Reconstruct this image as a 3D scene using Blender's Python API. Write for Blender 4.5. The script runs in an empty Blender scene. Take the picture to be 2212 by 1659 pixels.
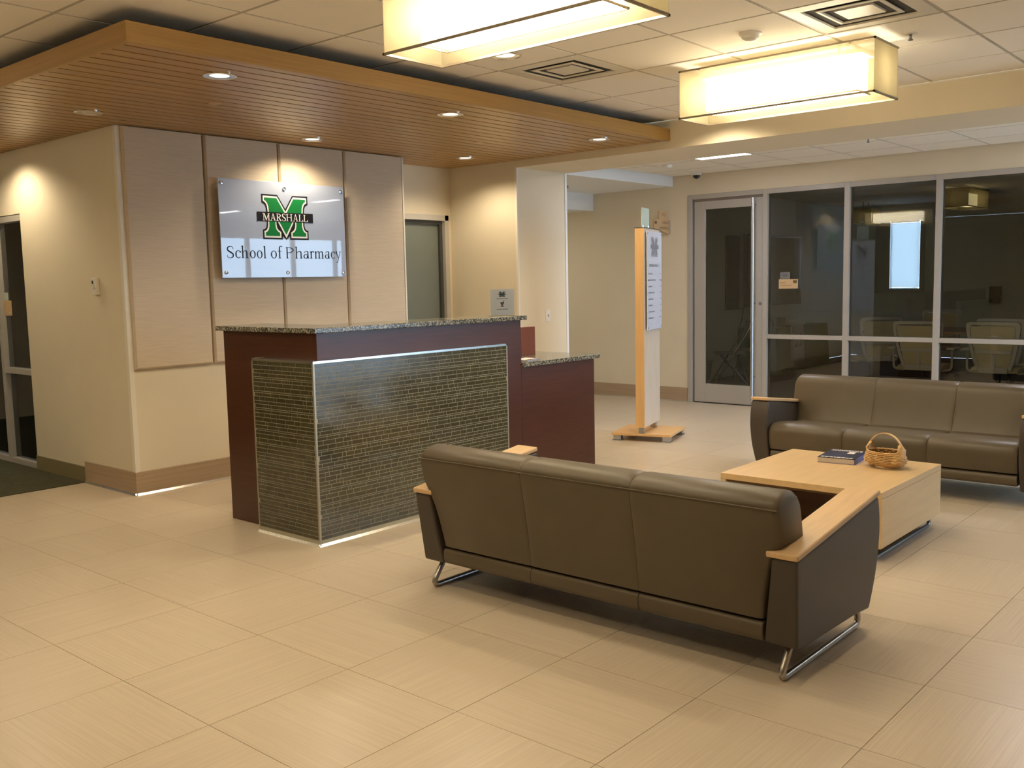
import bpy, bmesh, math, random
from mathutils import Vector, Matrix

random.seed(7)
S = bpy.context.scene
COL = S.collection
PI = math.pi

# ------------------------------------------------------------------ camera
H = 1.5
YAW, PITCH, ROLL = math.radians(40.984), math.radians(-6.055), math.radians(-1.178)
FPX = 2072.98
fw = Vector((math.cos(PITCH) * math.cos(YAW), math.cos(PITCH) * math.sin(YAW), math.sin(PITCH)))
rt = Vector((math.sin(YAW), -math.cos(YAW), 0))
up = rt.cross(fw)
r2 = rt * math.cos(ROLL) + up * math.sin(ROLL)
u2 = -rt * math.sin(ROLL) + up * math.cos(ROLL)
cam = bpy.data.cameras.new('camera')
cam.sensor_fit = 'HORIZONTAL'
cam.sensor_width = 36.0
cam.lens = 36.0 * FPX / 2212.0
cam.clip_start = 0.05
camo = bpy.data.objects.new('camera', cam)
COL.objects.link(camo)
m = Matrix((r2, u2, -fw)).transposed().to_4x4()
m.translation = (0, 0, H)
camo.matrix_world = m
S.camera = camo

# ------------------------------------------------------------------ look, world
S.view_settings.view_transform = 'Standard'
S.view_settings.look = 'None'
S.view_settings.gamma = 1.0
S.view_settings.use_curve_mapping = False
S.view_settings.exposure = 0.12
WARM = (1.0, 0.83, 0.57)          # tungsten-looking lamps
DAYLIGHT = (0.52, 0.73, 1.0)
W = bpy.data.worlds.new('world')
S.world = W
W.use_nodes = True
bg = W.node_tree.nodes['Background']
bg.inputs[0].default_value = (*DAYLIGHT, 1)
bg.inputs[1].default_value = 10.5
PENDANT_L = 20.0
DOWN_W = 36.0
TROFFER_L = 22.0


def daylight_portal(x0, x1, z0, z1, y):
    L = bpy.data.lights.new('window_portal', 'AREA')
    L.shape = 'RECTANGLE'
    L.size, L.size_y = x1 - x0, z1 - z0
    L.cycles.is_portal = True
    o = bpy.data.objects.new('window_portal', L)
    o.location = ((x0 + x1) / 2, y, (z0 + z1) / 2)
    o.rotation_euler = (PI / 2, 0, 0)      # emits towards +y
    o.rotation_euler = (-PI / 2, 0, PI)
    COL.objects.link(o)


# ------------------------------------------------------------------ materials
MATS = {}


def mat(name, col, rough=0.5, metal=0.0, spec=0.5, var=0.0, vscale=8.0, stretch=(1, 1, 1), bump=0.0,
        bscale=200.0, objrand=0.0, emit=None, estr=0.0, coat=0.0, coord='Object', detail=4.0):
    if name in MATS:
        return MATS[name]
    M = bpy.data.materials.new(name)
    M.use_nodes = True
    nt = M.node_tree
    P = nt.nodes['Principled BSDF']
    P.inputs['Base Color'].default_value = (*col, 1)
    P.inputs['Roughness'].default_value = rough
    P.inputs['Metallic'].default_value = metal
    P.inputs['Specular IOR Level'].default_value = spec
    P.inputs['Coat Weight'].default_value = coat
    if emit:
        P.inputs['Emission Color'].default_value = (*emit, 1)
        P.inputs['Emission Strength'].default_value = estr
    tc = mp = None
    if var or bump or objrand:
        tc = nt.nodes.new('ShaderNodeTexCoord')
        mp = nt.nodes.new('ShaderNodeMapping')
        mp.inputs['Scale'].default_value = stretch
        nt.links.new(tc.outputs[coord], mp.inputs['Vector'])
        oi = nt.nodes.new('ShaderNodeObjectInfo')
        ml = nt.nodes.new('ShaderNodeMath')
        ml.operation = 'MULTIPLY'
        ml.inputs[1].default_value = 37.0
        nt.links.new(oi.outputs['Random'], ml.inputs[0])
        nt.links.new(ml.outputs[0], mp.inputs['Location'])
    last = None
    if var:
        nz = nt.nodes.new('ShaderNodeTexNoise')
        nz.inputs['Scale'].default_value = vscale
        nz.inputs['Detail'].default_value = detail
        nt.links.new(mp.outputs['Vector'], nz.inputs['Vector'])
        rp = nt.nodes.new('ShaderNodeValToRGB')
        rp.color_ramp.elements[0].position = 0.3
        rp.color_ramp.elements[1].position = 0.7
        rp.color_ramp.elements[0].color = (*[c * (1 - var) for c in col], 1)
        rp.color_ramp.elements[1].color = (*[min(1, c * (1 + var)) for c in col], 1)
        nt.links.new(nz.outputs['Fac'], rp.inputs['Fac'])
        last = rp.outputs['Color']
    if objrand:
        hs = nt.nodes.new('ShaderNodeHueSaturation')
        if last:
            nt.links.new(last, hs.inputs['Color'])
        else:
            hs.inputs['Color'].default_value = (*col, 1)
        mr = nt.nodes.new('ShaderNodeMapRange')
        mr.inputs['To Min'].default_value = 1 - objrand
        mr.inputs['To Max'].default_value = 1 + objrand
        nt.links.new(oi.outputs['Random'], mr.inputs['Value'])
        nt.links.new(mr.outputs[0], hs.inputs['Value'])
        last = hs.outputs['Color']
    if last:
        nt.links.new(last, P.inputs['Base Color'])
    if bump:
        nb = nt.nodes.new('ShaderNodeTexNoise')
        nb.inputs['Scale'].default_value = bscale
        nb.inputs['Detail'].default_value = 3
        nt.links.new(mp.outputs['Vector'], nb.inputs['Vector'])
        bp = nt.nodes.new('ShaderNodeBump')
        bp.inputs['Strength'].default_value = bump
        bp.inputs['Distance'].default_value = 0.002
        nt.links.new(nb.outputs['Fac'], bp.inputs['Height'])
        nt.links.new(bp.outputs['Normal'], P.inputs['Normal'])
    MATS[name] = M
    return M


def glass_mat(name, tint, rough=0.0, ior=1.5, refl=1.0):
    M = bpy.data.materials.new(name)
    M.use_nodes = True
    nt = M.node_tree
    nt.nodes.remove(nt.nodes['Principled BSDF'])
    out = nt.nodes['Material Output']
    t = nt.nodes.new('ShaderNodeBsdfTransparent')
    t.inputs[0].default_value = (*tint, 1)
    g = nt.nodes.new('ShaderNodeBsdfGlossy')
    g.inputs['Roughness'].default_value = rough
    g.inputs['Color'].default_value = (refl, refl, refl, 1)
    f = nt.nodes.new('ShaderNodeFresnel')
    f.inputs['IOR'].default_value = ior
    x = nt.nodes.new('ShaderNodeMixShader')
    nt.links.new(f.outputs[0], x.inputs[0])
    nt.links.new(t.outputs[0], x.inputs[1])
    nt.links.new(g.outputs[0], x.inputs[2])
    nt.links.new(x.outputs[0], out.inputs[0])
    return M


def sheer_mat(name, col, see=0.35):
    """a sheer fabric: part see-through, part diffusing from both sides"""
    M = bpy.data.materials.new(name)
    M.use_nodes = True
    nt = M.node_tree
    nt.nodes.remove(nt.nodes['Principled BSDF'])
    out = nt.nodes['Material Output']
    t = nt.nodes.new('ShaderNodeBsdfTransparent')
    d = nt.nodes.new('ShaderNodeBsdfDiffuse')
    d.inputs[0].default_value = (*col, 1)
    tl = nt.nodes.new('ShaderNodeBsdfTranslucent')
    tl.inputs[0].default_value = (*col, 1)
    a = nt.nodes.new('ShaderNodeMixShader')
    a.inputs[0].default_value = 0.5
    b = nt.nodes.new('ShaderNodeMixShader')
    b.inputs[0].default_value = 1 - see
    nt.links.new(d.outputs[0], a.inputs[1])
    nt.links.new(tl.outputs[0], a.inputs[2])
    nt.links.new(t.outputs[0], b.inputs[1])
    nt.links.new(a.outputs[0], b.inputs[2])
    nt.links.new(b.outputs[0], out.inputs[0])
    return M


def emit_mat(name, col, st):
    M = bpy.data.materials.new(name)
    M.use_nodes = True
    nt = M.node_tree
    nt.nodes.remove(nt.nodes['Principled BSDF'])
    e = nt.nodes.new('ShaderNodeEmission')
    e.inputs[0].default_value = (*col, 1)
    e.inputs[1].default_value = st
    nt.links.new(e.outputs[0], nt.nodes['Material Output'].inputs[0])
    return M


def granite_mat():
    M = mat('granite', (0.12, 0.12, 0.10), 0.12, 0, 0.5)
    nt = M.node_tree
    P = nt.nodes['Principled BSDF']
    tc = nt.nodes.new('ShaderNodeTexCoord')
    v = nt.nodes.new('ShaderNodeTexVoronoi')
    v.inputs['Scale'].default_value = 130
    nt.links.new(tc.outputs['Object'], v.inputs['Vector'])
    n = nt.nodes.new('ShaderNodeTexNoise')
    n.inputs['Scale'].default_value = 95
    n.inputs['Detail'].default_value = 6
    nt.links.new(tc.outputs['Object'], n.inputs['Vector'])
    bw = nt.nodes.new('ShaderNodeRGBToBW')
    nt.links.new(v.outputs['Color'], bw.inputs[0])
    mx = nt.nodes.new('ShaderNodeMath')
    mx.operation = 'MULTIPLY'
    nt.links.new(bw.outputs[0], mx.inputs[0])
    nt.links.new(n.outputs['Fac'], mx.inputs[1])
    r = nt.nodes.new('ShaderNodeValToRGB')
    r.color_ramp.elements[0].position = 0.10
    r.color_ramp.elements[0].color = (0.03, 0.03, 0.025, 1)
    r.color_ramp.elements[1].position = 0.42
    r.color_ramp.elements[1].color = (0.42, 0.40, 0.32, 1)
    e = r.color_ramp.elements.new(0.25)
    e.color = (0.14, 0.135, 0.11, 1)
    nt.links.new(mx.outputs[0], r.inputs[0])
    nt.links.new(r.outputs[0], P.inputs['Base Color'])
    return M


WALL_C = (0.73, 0.645, 0.49)
M_wall = mat('wall_paint', WALL_C, 0.75, var=0.015, vscale=3)
M_wallw = mat('wall_paint_pale', (0.78, 0.73, 0.63), 0.7)
M_soffit = mat('soffit_paint_white', (0.80, 0.82, 0.83), 0.7)
M_ctile = mat('ceiling_tile_white', (0.88, 0.83, 0.75), 0.9, bump=0.25, bscale=260)
M_cbar = mat('ceiling_grid_paint', (0.50, 0.45, 0.38), 0.6)
M_ftile = mat('floor_tile_linear', (0.60, 0.50, 0.375), 0.30, var=0.075, vscale=1.0, stretch=(2.2, 170, 1), detail=3, objrand=0.025)
M_grout = mat('floor_grout', (0.50, 0.415, 0.31), 0.8)
M_base = mat('base_tile_linear', (0.40, 0.29, 0.19), 0.35, var=0.10, vscale=1.0, stretch=(2, 2, 120))
M_olive = mat('rubber_base_olive', (0.22, 0.18, 0.09), 0.55)
M_steel = mat('metal_trim', (0.72, 0.70, 0.66), 0.22, 1.0)
M_alu = mat('painted_aluminium', (0.42, 0.39, 0.35), 0.4)
M_carpet = mat('carpet_striped', (0.06, 0.055, 0.025), 0.95, var=0.55, vscale=1.0, stretch=(14, 120, 1), bump=0.4, bscale=300)
M_confcarpet = mat('conference_carpet', (0.06, 0.055, 0.05), 0.95, var=0.2, vscale=30)
M_canopy = mat('canopy_wood', (0.42, 0.245, 0.085), 0.33, var=0.14, vscale=1.0, stretch=(3, 60, 60), objrand=0.05)
M_fascia = mat('canopy_fascia_wood', (0.42, 0.240, 0.066), 0.38, var=0.10, vscale=1.0, stretch=(2, 40, 90))
M_groove = mat('canopy_groove', (0.012, 0.007, 0.004), 0.7)
M_fabric = mat('wall_fabric', (0.60, 0.50, 0.38), 0.85, var=0.07, vscale=1.0, stretch=(6, 6, 220), bump=0.3, bscale=60)
M_fabedge = mat('wall_fabric_edge', (0.36, 0.27, 0.16), 0.85)
M_darkwood = mat('desk_veneer', (0.078, 0.024, 0.010), 0.30, var=0.16, vscale=1.0, stretch=(4, 4, 60), spec=0.45)
M_granite = granite_mat()
M_glasstile = mat('mosaic_glass', (0.070, 0.062, 0.030), 0.12, spec=0.6, objrand=0.22)
M_mgrout = mat('mosaic_grout', (0.44, 0.41, 0.30), 0.8)
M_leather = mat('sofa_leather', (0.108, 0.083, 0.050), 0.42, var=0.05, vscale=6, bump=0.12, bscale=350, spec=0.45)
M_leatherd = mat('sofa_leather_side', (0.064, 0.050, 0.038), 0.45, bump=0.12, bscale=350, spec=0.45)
M_seam = mat('sofa_seam', (0.05, 0.04, 0.025), 0.7)
M_beech = mat('beech_wood', (0.66, 0.44, 0.225), 0.34, var=0.07, vscale=1.0, stretch=(3, 40, 40))
M_maple = mat('maple_laminate', (0.70, 0.485, 0.245), 0.32, var=0.05, vscale=1.0, stretch=(2.5, 30, 30))
M_mapled = mat('maple_inside_shaded', (0.16, 0.085, 0.035), 0.5)  # maple darkened, the unlit interior is painted into the colour
M_mapleE = mat('maple_edge', (0.72, 0.44, 0.19), 0.4, var=0.06, vscale=1.0, stretch=(40, 40, 3))
M_mapleF = mat('maple_face', (0.66, 0.55, 0.43), 0.4, var=0.06, vscale=1.0, stretch=(40, 40, 3))
M_tube = mat('brushed_tube', (0.45, 0.42, 0.38), 0.28, 1.0)
M_tubeb = mat('grey_tube', (0.25, 0.26, 0.28), 0.3, 0.8)
M_white = mat('white_plastic', (0.80, 0.77, 0.70), 0.4)
M_black = mat('black_plastic', (0.012, 0.012, 0.013), 0.35)
M_dark = mat('dark_board', (0.03, 0.022, 0.015), 0.6)
M_silver = mat('sign_silver', (0.38, 0.43, 0.56), 0.5, 0.1, var=0.02, vscale=1.0, stretch=(2, 2, 200), coat=1.0)
M_silver.node_tree.nodes['Principled BSDF'].inputs['Coat IOR'].default_value = 1.6
M_silver.node_tree.nodes['Principled BSDF'].inputs['Coat Roughness'].default_value = 0.02
M_chrome = mat('chrome', (0.85, 0.85, 0.85), 0.08, 1.0)
M_refl = mat('lamp_reflector', (0.88, 0.86, 0.82), 0.12, 1.0)
M_pblack = mat('print_black', (0.012, 0.012, 0.014), 0.6, spec=0.15)
M_pink = mat('print_ink', (0.02, 0.03, 0.05), 0.6, spec=0.15)
M_pwhite = mat('print_white', (0.82, 0.80, 0.74), 0.35)
M_pgreen = mat('print_green', (0.008, 0.19, 0.045), 0.6, spec=0.15)
M_pgrey = mat('print_grey', (0.22, 0.23, 0.26), 0.5)
M_ppanel = mat('directory_panel_white', (0.62, 0.64, 0.74), 0.25)
M_tan = mat('tan_plaque', (0.58, 0.40, 0.22), 0.5)
M_tand = mat('tan_plaque_ink', (0.16, 0.09, 0.035), 0.5)
M_doorgrey = mat('door_grey_green', (0.17, 0.19, 0.165), 0.5, var=0.04, vscale=4)
M_dframe = mat('door_frame_paint', (0.50, 0.47, 0.42), 0.45)
M_frost = mat('frosted_glass', (0.52, 0.60, 0.52), 0.35)
M_pane = glass_mat('window_glass', (0.88, 0.89, 0.87), 0.0, 1.5)
M_paneL = glass_mat('window_glass_left', (0.85, 0.86, 0.84), 0.0, 1.5)
M_clear = glass_mat('window_glass_clear', (0.95, 0.97, 0.97), 0.0, 1.45)
M_acrylic = glass_mat('acrylic', (0.985, 0.99, 0.99), 0.02, 1.5)
M_shade = sheer_mat('sheer_shade', (0.62, 0.53, 0.34), 0.55)
M_shadeE = sheer_mat('sheer_shade_end', (0.50, 0.44, 0.29), 0.12)
M_lampon = emit_mat('lamp_diffuser', (1.0, 0.88, 0.65), PENDANT_L)
M_lampdim = emit_mat('lamp_diffuser_dim', (1.0, 0.84, 0.42), 1.1)
M_bulb = emit_mat('downlight_lens', (1.0, 0.88, 0.70), 1.5)
M_lens = mat('unlit_lens', (0.75, 0.70, 0.62), 0.25)
M_troff = emit_mat('troffer_diffuser', (0.98, 0.96, 1.0), TROFFER_L)
M_bar = mat('shade_frame_metal', (0.34, 0.28, 0.20), 0.4, 0.6)
M_wicker = mat('basket_reed', (0.62, 0.39, 0.16), 0.6, var=0.2, vscale=40)
M_wickerd = mat('basket_handle', (0.70, 0.48, 0.22), 0.5)
M_bookc = mat('book_cover', (0.030, 0.034, 0.075), 0.3, var=0.6, vscale=14)
M_paper = mat('book_pages', (0.55, 0.48, 0.42), 0.8)
M_bookblue = mat('book_spine', (0.06, 0.09, 0.32), 0.4)
M_paperw = mat('paper_white', (0.80, 0.79, 0.76), 0.7)
M_cfrm = mat('chair_frame_grey', (0.56, 0.54, 0.47), 0.5)
M_cmesh = mat('chair_mesh_cream', (0.60, 0.53, 0.33), 0.8)
M_chrome2 = mat('chair_metal', (0.55, 0.57, 0.62), 0.25, 1.0)
M_tabtop = mat('conference_table_top', (0.30, 0.17, 0.08), 0.25)
M_greencl = mat('green_cloth', (0.018, 0.11, 0.03), 0.8)
M_bluebin = mat('storage_bin_blue', (0.26, 0.34, 0.42), 0.4)
M_conc = mat('outside_concrete', (0.45, 0.45, 0.44), 0.9)
M_screen = mat('tv_screen', (0.01, 0.011, 0.014), 0.08)
M_blind = sheer_mat('blind_slat', (0.42, 0.43, 0.44), 0.04)
M_confwall = mat('conference_wall', (0.74, 0.76, 0.71), 0.8)


# ------------------------------------------------------------------ helpers
class MB:
    def __init__(s):
        s.v, s.f = [], []

    def add(s, vs, fs):
        n = len(s.v)
        s.v += [tuple(v) for v in vs]
        s.f += [tuple(i + n for i in f) for f in fs]
        return s

    def box(s, x0, y0, z0, x1, y1, z1):
        if x0 > x1: x0, x1 = x1, x0
        if y0 > y1: y0, y1 = y1, y0
        if z0 > z1: z0, z1 = z1, z0
        return s.add([(x0, y0, z0), (x1, y0, z0), (x1, y1, z0), (x0, y1, z0), (x0, y0, z1), (x1, y0, z1), (x1, y1, z1), (x0, y1, z1)],
                     [(0, 3, 2, 1), (4, 5, 6, 7), (0, 1, 5, 4), (1, 2, 6, 5), (2, 3, 7, 6), (3, 0, 4, 7)])

    def prism(s, poly, axis, a, b):
        def P(p, t):
            return {'x': (t, p[0], p[1]), 'y': (p[0], t, p[1]), 'z': (p[0], p[1], t)}[axis]
        n = len(poly)
        return s.add([P(p, a) for p in poly] + [P(p, b) for p in poly],
                     [tuple(range(n - 1, -1, -1)), tuple(range(n, 2 * n))] + [(i, (i + 1) % n, n + (i + 1) % n, n + i) for i in range(n)])

    def loft(s, rings, cap=True, close=True):
        n = len(rings[0])
        vs = [p for r in rings for p in r]
        fs = []
        for k in range(len(rings) - 1):
            for i in range(n if close else n - 1):
                j = (i + 1) % n
                fs.append((k * n + i, k * n + j, (k + 1) * n + j, (k + 1) * n + i))
        if cap:
            fs.append(tuple(range(n - 1, -1, -1)))
            b = (len(rings) - 1) * n
            fs.append(tuple(range(b, b + n)))
        return s.add(vs, fs)

    def tube(s, path, r, n=10, closed=False):
        path = [Vector(p) for p in path]
        rings = []
        up0 = None
        L = len(path)
        for i, p in enumerate(path):
            if closed:
                t = (path[(i + 1) % L] - path[i - 1]).normalized()
            else:
                t = (path[min(i + 1, L - 1)] - path[max(i - 1, 0)]).normalized()
            if up0 is None:
                a = Vector((0, 0, 1)) if abs(t.z) < 0.9 else Vector((1, 0, 0))
                up0 = (a - t * a.dot(t)).normalized()
            else:
                up0 = (up0 - t * up0.dot(t)).normalized()
            b = t.cross(up0)
            rr = r(i / (L - 1)) if callable(r) else r
            rings.append([p + (up0 * math.cos(2 * PI * k / n) + b * math.sin(2 * PI * k / n)) * rr for k in range(n)])
        if closed:
            rings.append(rings[0])
        return s.loft(rings, cap=not closed)

    def lathe(s, prof, n=24, c=(0, 0, 0), cap=False):
        rings = [[(c[0] + r * math.cos(2 * PI * k / n), c[1] + r * math.sin(2 * PI * k / n), c[2] + z) for k in range(n)] for r, z in prof]
        return s.loft(rings, cap=cap)

    def build(s, name, mt, parent=None, smooth=False, bevel=0.0, seg=2, fix=True, angle=35):
        me = bpy.data.meshes.new(name)
        me.from_pydata(s.v, [], s.f)
        if fix:
            bm = bmesh.new()
            bm.from_mesh(me)
            bmesh.ops.recalc_face_normals(bm, faces=bm.faces)
            bm.to_mesh(me)
            bm.free()
        me.materials.append(mt)
        if smooth:
            for p in me.polygons:
                p.use_smooth = True
            me.set_sharp_from_angle(angle=math.radians(angle))
        o = bpy.data.objects.new(name, me)
        COL.objects.link(o)
        if parent:
            o.parent = parent
        if bevel:
            b = o.modifiers.new('bevel', 'BEVEL')
            b.width = bevel
            b.segments = seg
            b.limit_method = 'ANGLE'
            b.angle_limit = math.radians(40)
            if not smooth:
                for p in me.polygons:
                    p.use_smooth = True
                me.set_sharp_from_angle(angle=math.radians(30))
                b.harden_normals = True
        return o


def bx(x0, y0, z0, x1, y1, z1):
    return MB().box(x0, y0, z0, x1, y1, z1)


def thing(name, label, cat, loc=(0, 0, 0), rz=0.0, group=None):
    o = bpy.data.objects.new(name, None)
    o.empty_display_size = 0.1
    COL.objects.link(o)
    o.location = loc
    o.rotation_euler = (0, 0, rz)
    o['label'] = label
    o['category'] = cat
    if group:
        o['group'] = group
    return o


def tag(o, label, cat, group=None):
    o['label'] = label
    o['category'] = cat
    if group:
        o['group'] = group
    return o


def struct(name, mb, mt, parent=None, label=None, **k):
    o = mb.build(name, mt, parent, **k)
    if not parent:
        o['kind'] = 'structure'
        if label:
            o['label'] = label
    return o


def sempty(name, label=None, loc=(0, 0, 0)):
    o = bpy.data.objects.new(name, None)
    COL.objects.link(o)
    o.location = loc
    o['kind'] = 'structure'
    if label:
        o['label'] = label
    return o


def dup(root, loc, rz=None, label=None, parent=None):
    r = root.copy()
    COL.objects.link(r)
    r.location = loc
    if rz is not None:
        r.rotation_euler = (0, 0, rz)
    if label:
        r['label'] = label
    for ch in list(root.children):
        c = ch.copy()
        COL.objects.link(c)
        c.parent = r
        for g in ch.children:
            d = g.copy()
            COL.objects.link(d)
            d.parent = c
    return r


def crom(pts, k=6):
    """Catmull-Rom through pts (tuples of any length)"""
    out = []
    n = len(pts)
    for i in range(n - 1):
        p0, p1, p2, p3 = pts[max(i - 1, 0)], pts[i], pts[i + 1], pts[min(i + 2, n - 1)]
        for j in range(k):
            t = j / k
            out.append(tuple(0.5 * (2 * b + (c - a) * t + (2 * a - 5 * b + 4 * c - d) * t * t + (3 * b - a - 3 * c + d) * t ** 3)
                             for a, b, c, d in zip(p0, p1, p2, p3)))
    out.append(tuple(pts[-1]))
    return out


def fillet(pts, r, k=5):
    """round the inner corners of an open 3-D polyline"""
    pts = [Vector(p) for p in pts]
    out = [pts[0]]
    for i in range(1, len(pts) - 1):
        a, b, c = pts[i - 1], pts[i], pts[i + 1]
        d1, d2 = (a - b), (c - b)
        rr = min(r, d1.length * 0.48, d2.length * 0.48)
        p1, p2 = b + d1.normalized() * rr, b + d2.normalized() * rr
        for j in range(k + 1):
            t = j / k
            out.append(p1 * (1 - t) ** 2 + b * 2 * t * (1 - t) + p2 * t * t)
    out.append(pts[-1])
    return out


ZCAN, ZCEIL, XB = 2.66, 2.832, 7.147
XW, ZC2 = 10.23, 2.73

# ================================================================== THE SETTING
# ---- floor
floor = struct('floor', bx(-4, -2.5, -0.12, 14.0, 9.5, -0.004), M_grout)
PX, PY, FX0, FY0, GAP = 0.6105, 0.600, 1.694, 1.09, 0.0012


def fproj(x, y, z):
    d = Vector((x, y, z - H))
    w = d.dot(fw)
    if w < 0.2:
        return None
    return 1106 + FPX * d.dot(r2) / w, 829.5 - FPX * d.dot(u2) / w


tile_me = {}
for key, (sx, sy) in {0: (PX, PY), 1: (PY, PX)}.items():
    b = MB().box(-sx / 2 + GAP, -sy / 2 + GAP, -0.010, sx / 2 - GAP, sy / 2 - GAP, 0.0)
    me = bpy.data.meshes.new('floor_tile')
    me.from_pydata(b.v, [], b.f)
    me.materials.append(M_ftile)
    tile_me[key] = me
rest = MB()
ntile = 0
for i in range(-10, 20):
    for j in range(-7, 14):
        cx, cy = FX0 + (i + 0.5) * PX, FY0 + (j + 0.5) * PY
        if not (-4 < cx - PX / 2 and cx + PX / 2 < 14 and cy - PY / 2 > -2.5 and cy + PY / 2 < 9.3):
            continue
        if cx < 3.42 and cy > 7.42:
            continue
        if 3.7 < cx < 7.1 and cy > 7.3 or 7.3 < cx < 7.8 and cy > 6.4 or cx > 10.6 and cy > 0.4:
            continue
        q = fproj(cx, cy, 0)
        vis = q and -180 < q[0] < 2400 and q[1] < 1860
        # the ones hidden by the wall blocks stay in the joined field
        if vis and cx < 10.3 and ntile < 295 and not (cx > 3.2 and cy > 6.7 and cx < 7.2):
            al = (i + j) % 2 == 0           # grain along y
            o = bpy.data.objects.new('floor_tile', tile_me[1 if al else 0])
            COL.objects.link(o)
            o.location = (cx, cy, 0)
            if al:
                o.rotation_euler = (0, 0, PI / 2)
            o.parent = floor
            ntile += 1
        else:
            rest.box(cx - PX / 2 + GAP, cy - PY / 2 + GAP, -0.01, cx + PX / 2 - GAP, cy + PY / 2 - GAP, 0)
ro = rest.build('floor_tiles_around', M_ftile, floor)
ro['kind'] = 'stuff'
# carpet in the left-hand corridor
carp = struct('floor_carpet', bx(-4, 7.424, -0.01, 3.42, 12, 0.006), M_carpet, label='dark olive striped carpet of the side corridor')
struct('floor_conference', bx(10.33, 0.5, -0.1, 18.0, 7.1, -0.001), M_confcarpet)
struct('floor_side_room', bx(3.57, 8.32, -0.1, 8.0, 12, 0.0), M_confcarpet)

# ---- walls
ws = struct('wall_sign', MB().box(3.42, 6.635, 0, 6.13, 6.80, 2.84), M_wall)
struct('wall_left', MB().box(3.42, 6.80, 0, 3.57, 8.32, 2.84).box(3.42, 8.32, 2.147, 3.57, 12, 2.84), M_wall)
struct('wall_niche_return', bx(6.0, 6.80, 0, 6.13, 7.0, 2.84), M_wall)
struct('wall_niche', MB().box(6.0, 7.0, 2.19, 7.147, 7.12, 2.84).box(7.107, 7.0, 0, 7.147, 7.12, 2.19).box(5.6, 7.0, 0, 6.05, 7.12, 2.84), M_wall)
struct('wall_opening', bx(7.147, 6.10, 0, 7.93, 9.5, 2.84), M_wall)
struct('ceiling_beam', bx(7.147, -2.5, 2.595, 7.93, 6.10, 2.84), M_wall)
struct('wall_far', MB().box(XW, 6.03, 0, XW + 0.14, 9.5, 2.84).box(XW, 0.5, 2.49, XW + 0.14, 6.03, 2.84).box(XW, 0.5, 0, XW + 0.14, 0.62, 2.49), M_wall)
struct('wall_hall_end', bx(7.93, 9.4, 0, 10.3, 9.5, 2.84), M_wall)
struct('wall_back', bx(-4.1, -2.5, 0, -4, 12, 2.84), M_wall)
struct('wall_corridor_end', bx(-4, 12, 0, 8, 12.1, 2.84), M_wall)
struct('wall_vestibule', bx(14.0, -2.5, 0, 14.1, 0.6, 2.84), M_wall)
# window wall (daylight side, behind the camera's right)
WX0, WX1, WZ0, WZ1 = 7.4, 13.6, 0.08, 2.42
struct('wall_window', MB().box(-4, -2.65, 0, WX0, -2.5, 2.84).box(WX0, -2.65, WZ1, WX1, -2.5, 2.84).box(WX1, -2.65, 0, 14.1, -2.5, 2.84).box(WX0, -2.65, 0, WX1, -2.5, WZ0), M_wall)
win = sempty('window_1', 'row of tall entrance windows behind the viewer', (0, 0, 0))
nm = 6
for k in range(nm + 1):
    x = WX0 + (WX1 - WX0) * k / nm
    bx(x - 0.03, -2.62, WZ0, x + 0.03, -2.53, WZ1).build('mullion', M_alu, win)
bx(WX0, -2.62, 0.95, WX1, -2.53, 1.0).build('rail', M_alu, win)
for k in range(nm):
    x = WX0 + (WX1 - WX0) * (k + 0.5) / nm
    w = (WX1 - WX0) / nm / 2 - 0.03
    bx(x - w, -2.58, WZ0, x + w, -2.574, WZ1).build('pane', M_clear, win)
daylight_portal(WX0, WX1, WZ0, WZ1, -2.66)
struct('ground_outside', bx(-10, -30, -0.2, 30, -2.66, -0.1), M_conc)
# conference room shell
struct('wall_conference_left', bx(XW + 0.14, 7.1, 0, 18.1, 7.2, 2.84), M_confwall)
struct('wall_conference_back', MB().box(18, 0.4, 0, 18.1, 5.78, 2.84).box(18, 6.62, 0, 18.1, 7.2, 2.84).box(18, 5.78, 0, 18.1, 6.62, 1.18).box(18, 5.78, 2.52, 18.1, 6.62, 2.84), M_confwall)
struct('wall_conference_right', bx(XW + 0.14, 0.4, 0, 18.1, 0.5, 2.84), M_confwall)
struct('ceiling_conference', bx(XW + 0.14, 0.5, 2.76, 18, 7.1, 2.86), M_ctile)
# side room shell
struct('wall_side_room', MB().box(8.0, 8.3, 0, 8.1, 12, 2.84).box(3.57, 8.2, 0, 8.0, 8.3, 2.84), M_confwall)

# ---- ceilings
ceil = struct('ceiling', MB().box(-4, -2.5, ZCEIL + 0.012, XB, 12, 2.95), M_ctile)
CX0, CY0, CP = 2.19, 1.637, 0.6262
bars = []
cx_lines = [CX0 + CP * k for k in range(-6, 9)]
cy_lines = [CY0 + CP * k for k in range(-6, 8)]
x_lo, x_hi, y_lo, y_hi = cx_lines[0], XB, cy_lines[0], cy_lines[-1]
BW = 0.011
for x in cx_lines:
    if x < XB:
        bx(x - BW, y_lo, ZCEIL + 0.003, x + BW, y_hi, ZCEIL + 0.02).build('grid_bar', M_cbar, ceil)
for y in cy_lines:
    bx(x_lo, y - BW, ZCEIL + 0.0034, x_hi, y + BW, ZCEIL + 0.02).build('grid_bar', M_cbar, ceil)
VENTS = [(4, 3), (4, 0)]                  # cells (i, j) from CX0, CY0
b = MB().box(-CP / 2 + BW, -CP / 2 + BW, 0.0, CP / 2 - BW, CP / 2 - BW, 0.014)
cme = bpy.data.meshes.new('ceiling_tile')
cme.from_pydata(b.v, [], b.f)
cme.materials.append(M_ctile)
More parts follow.
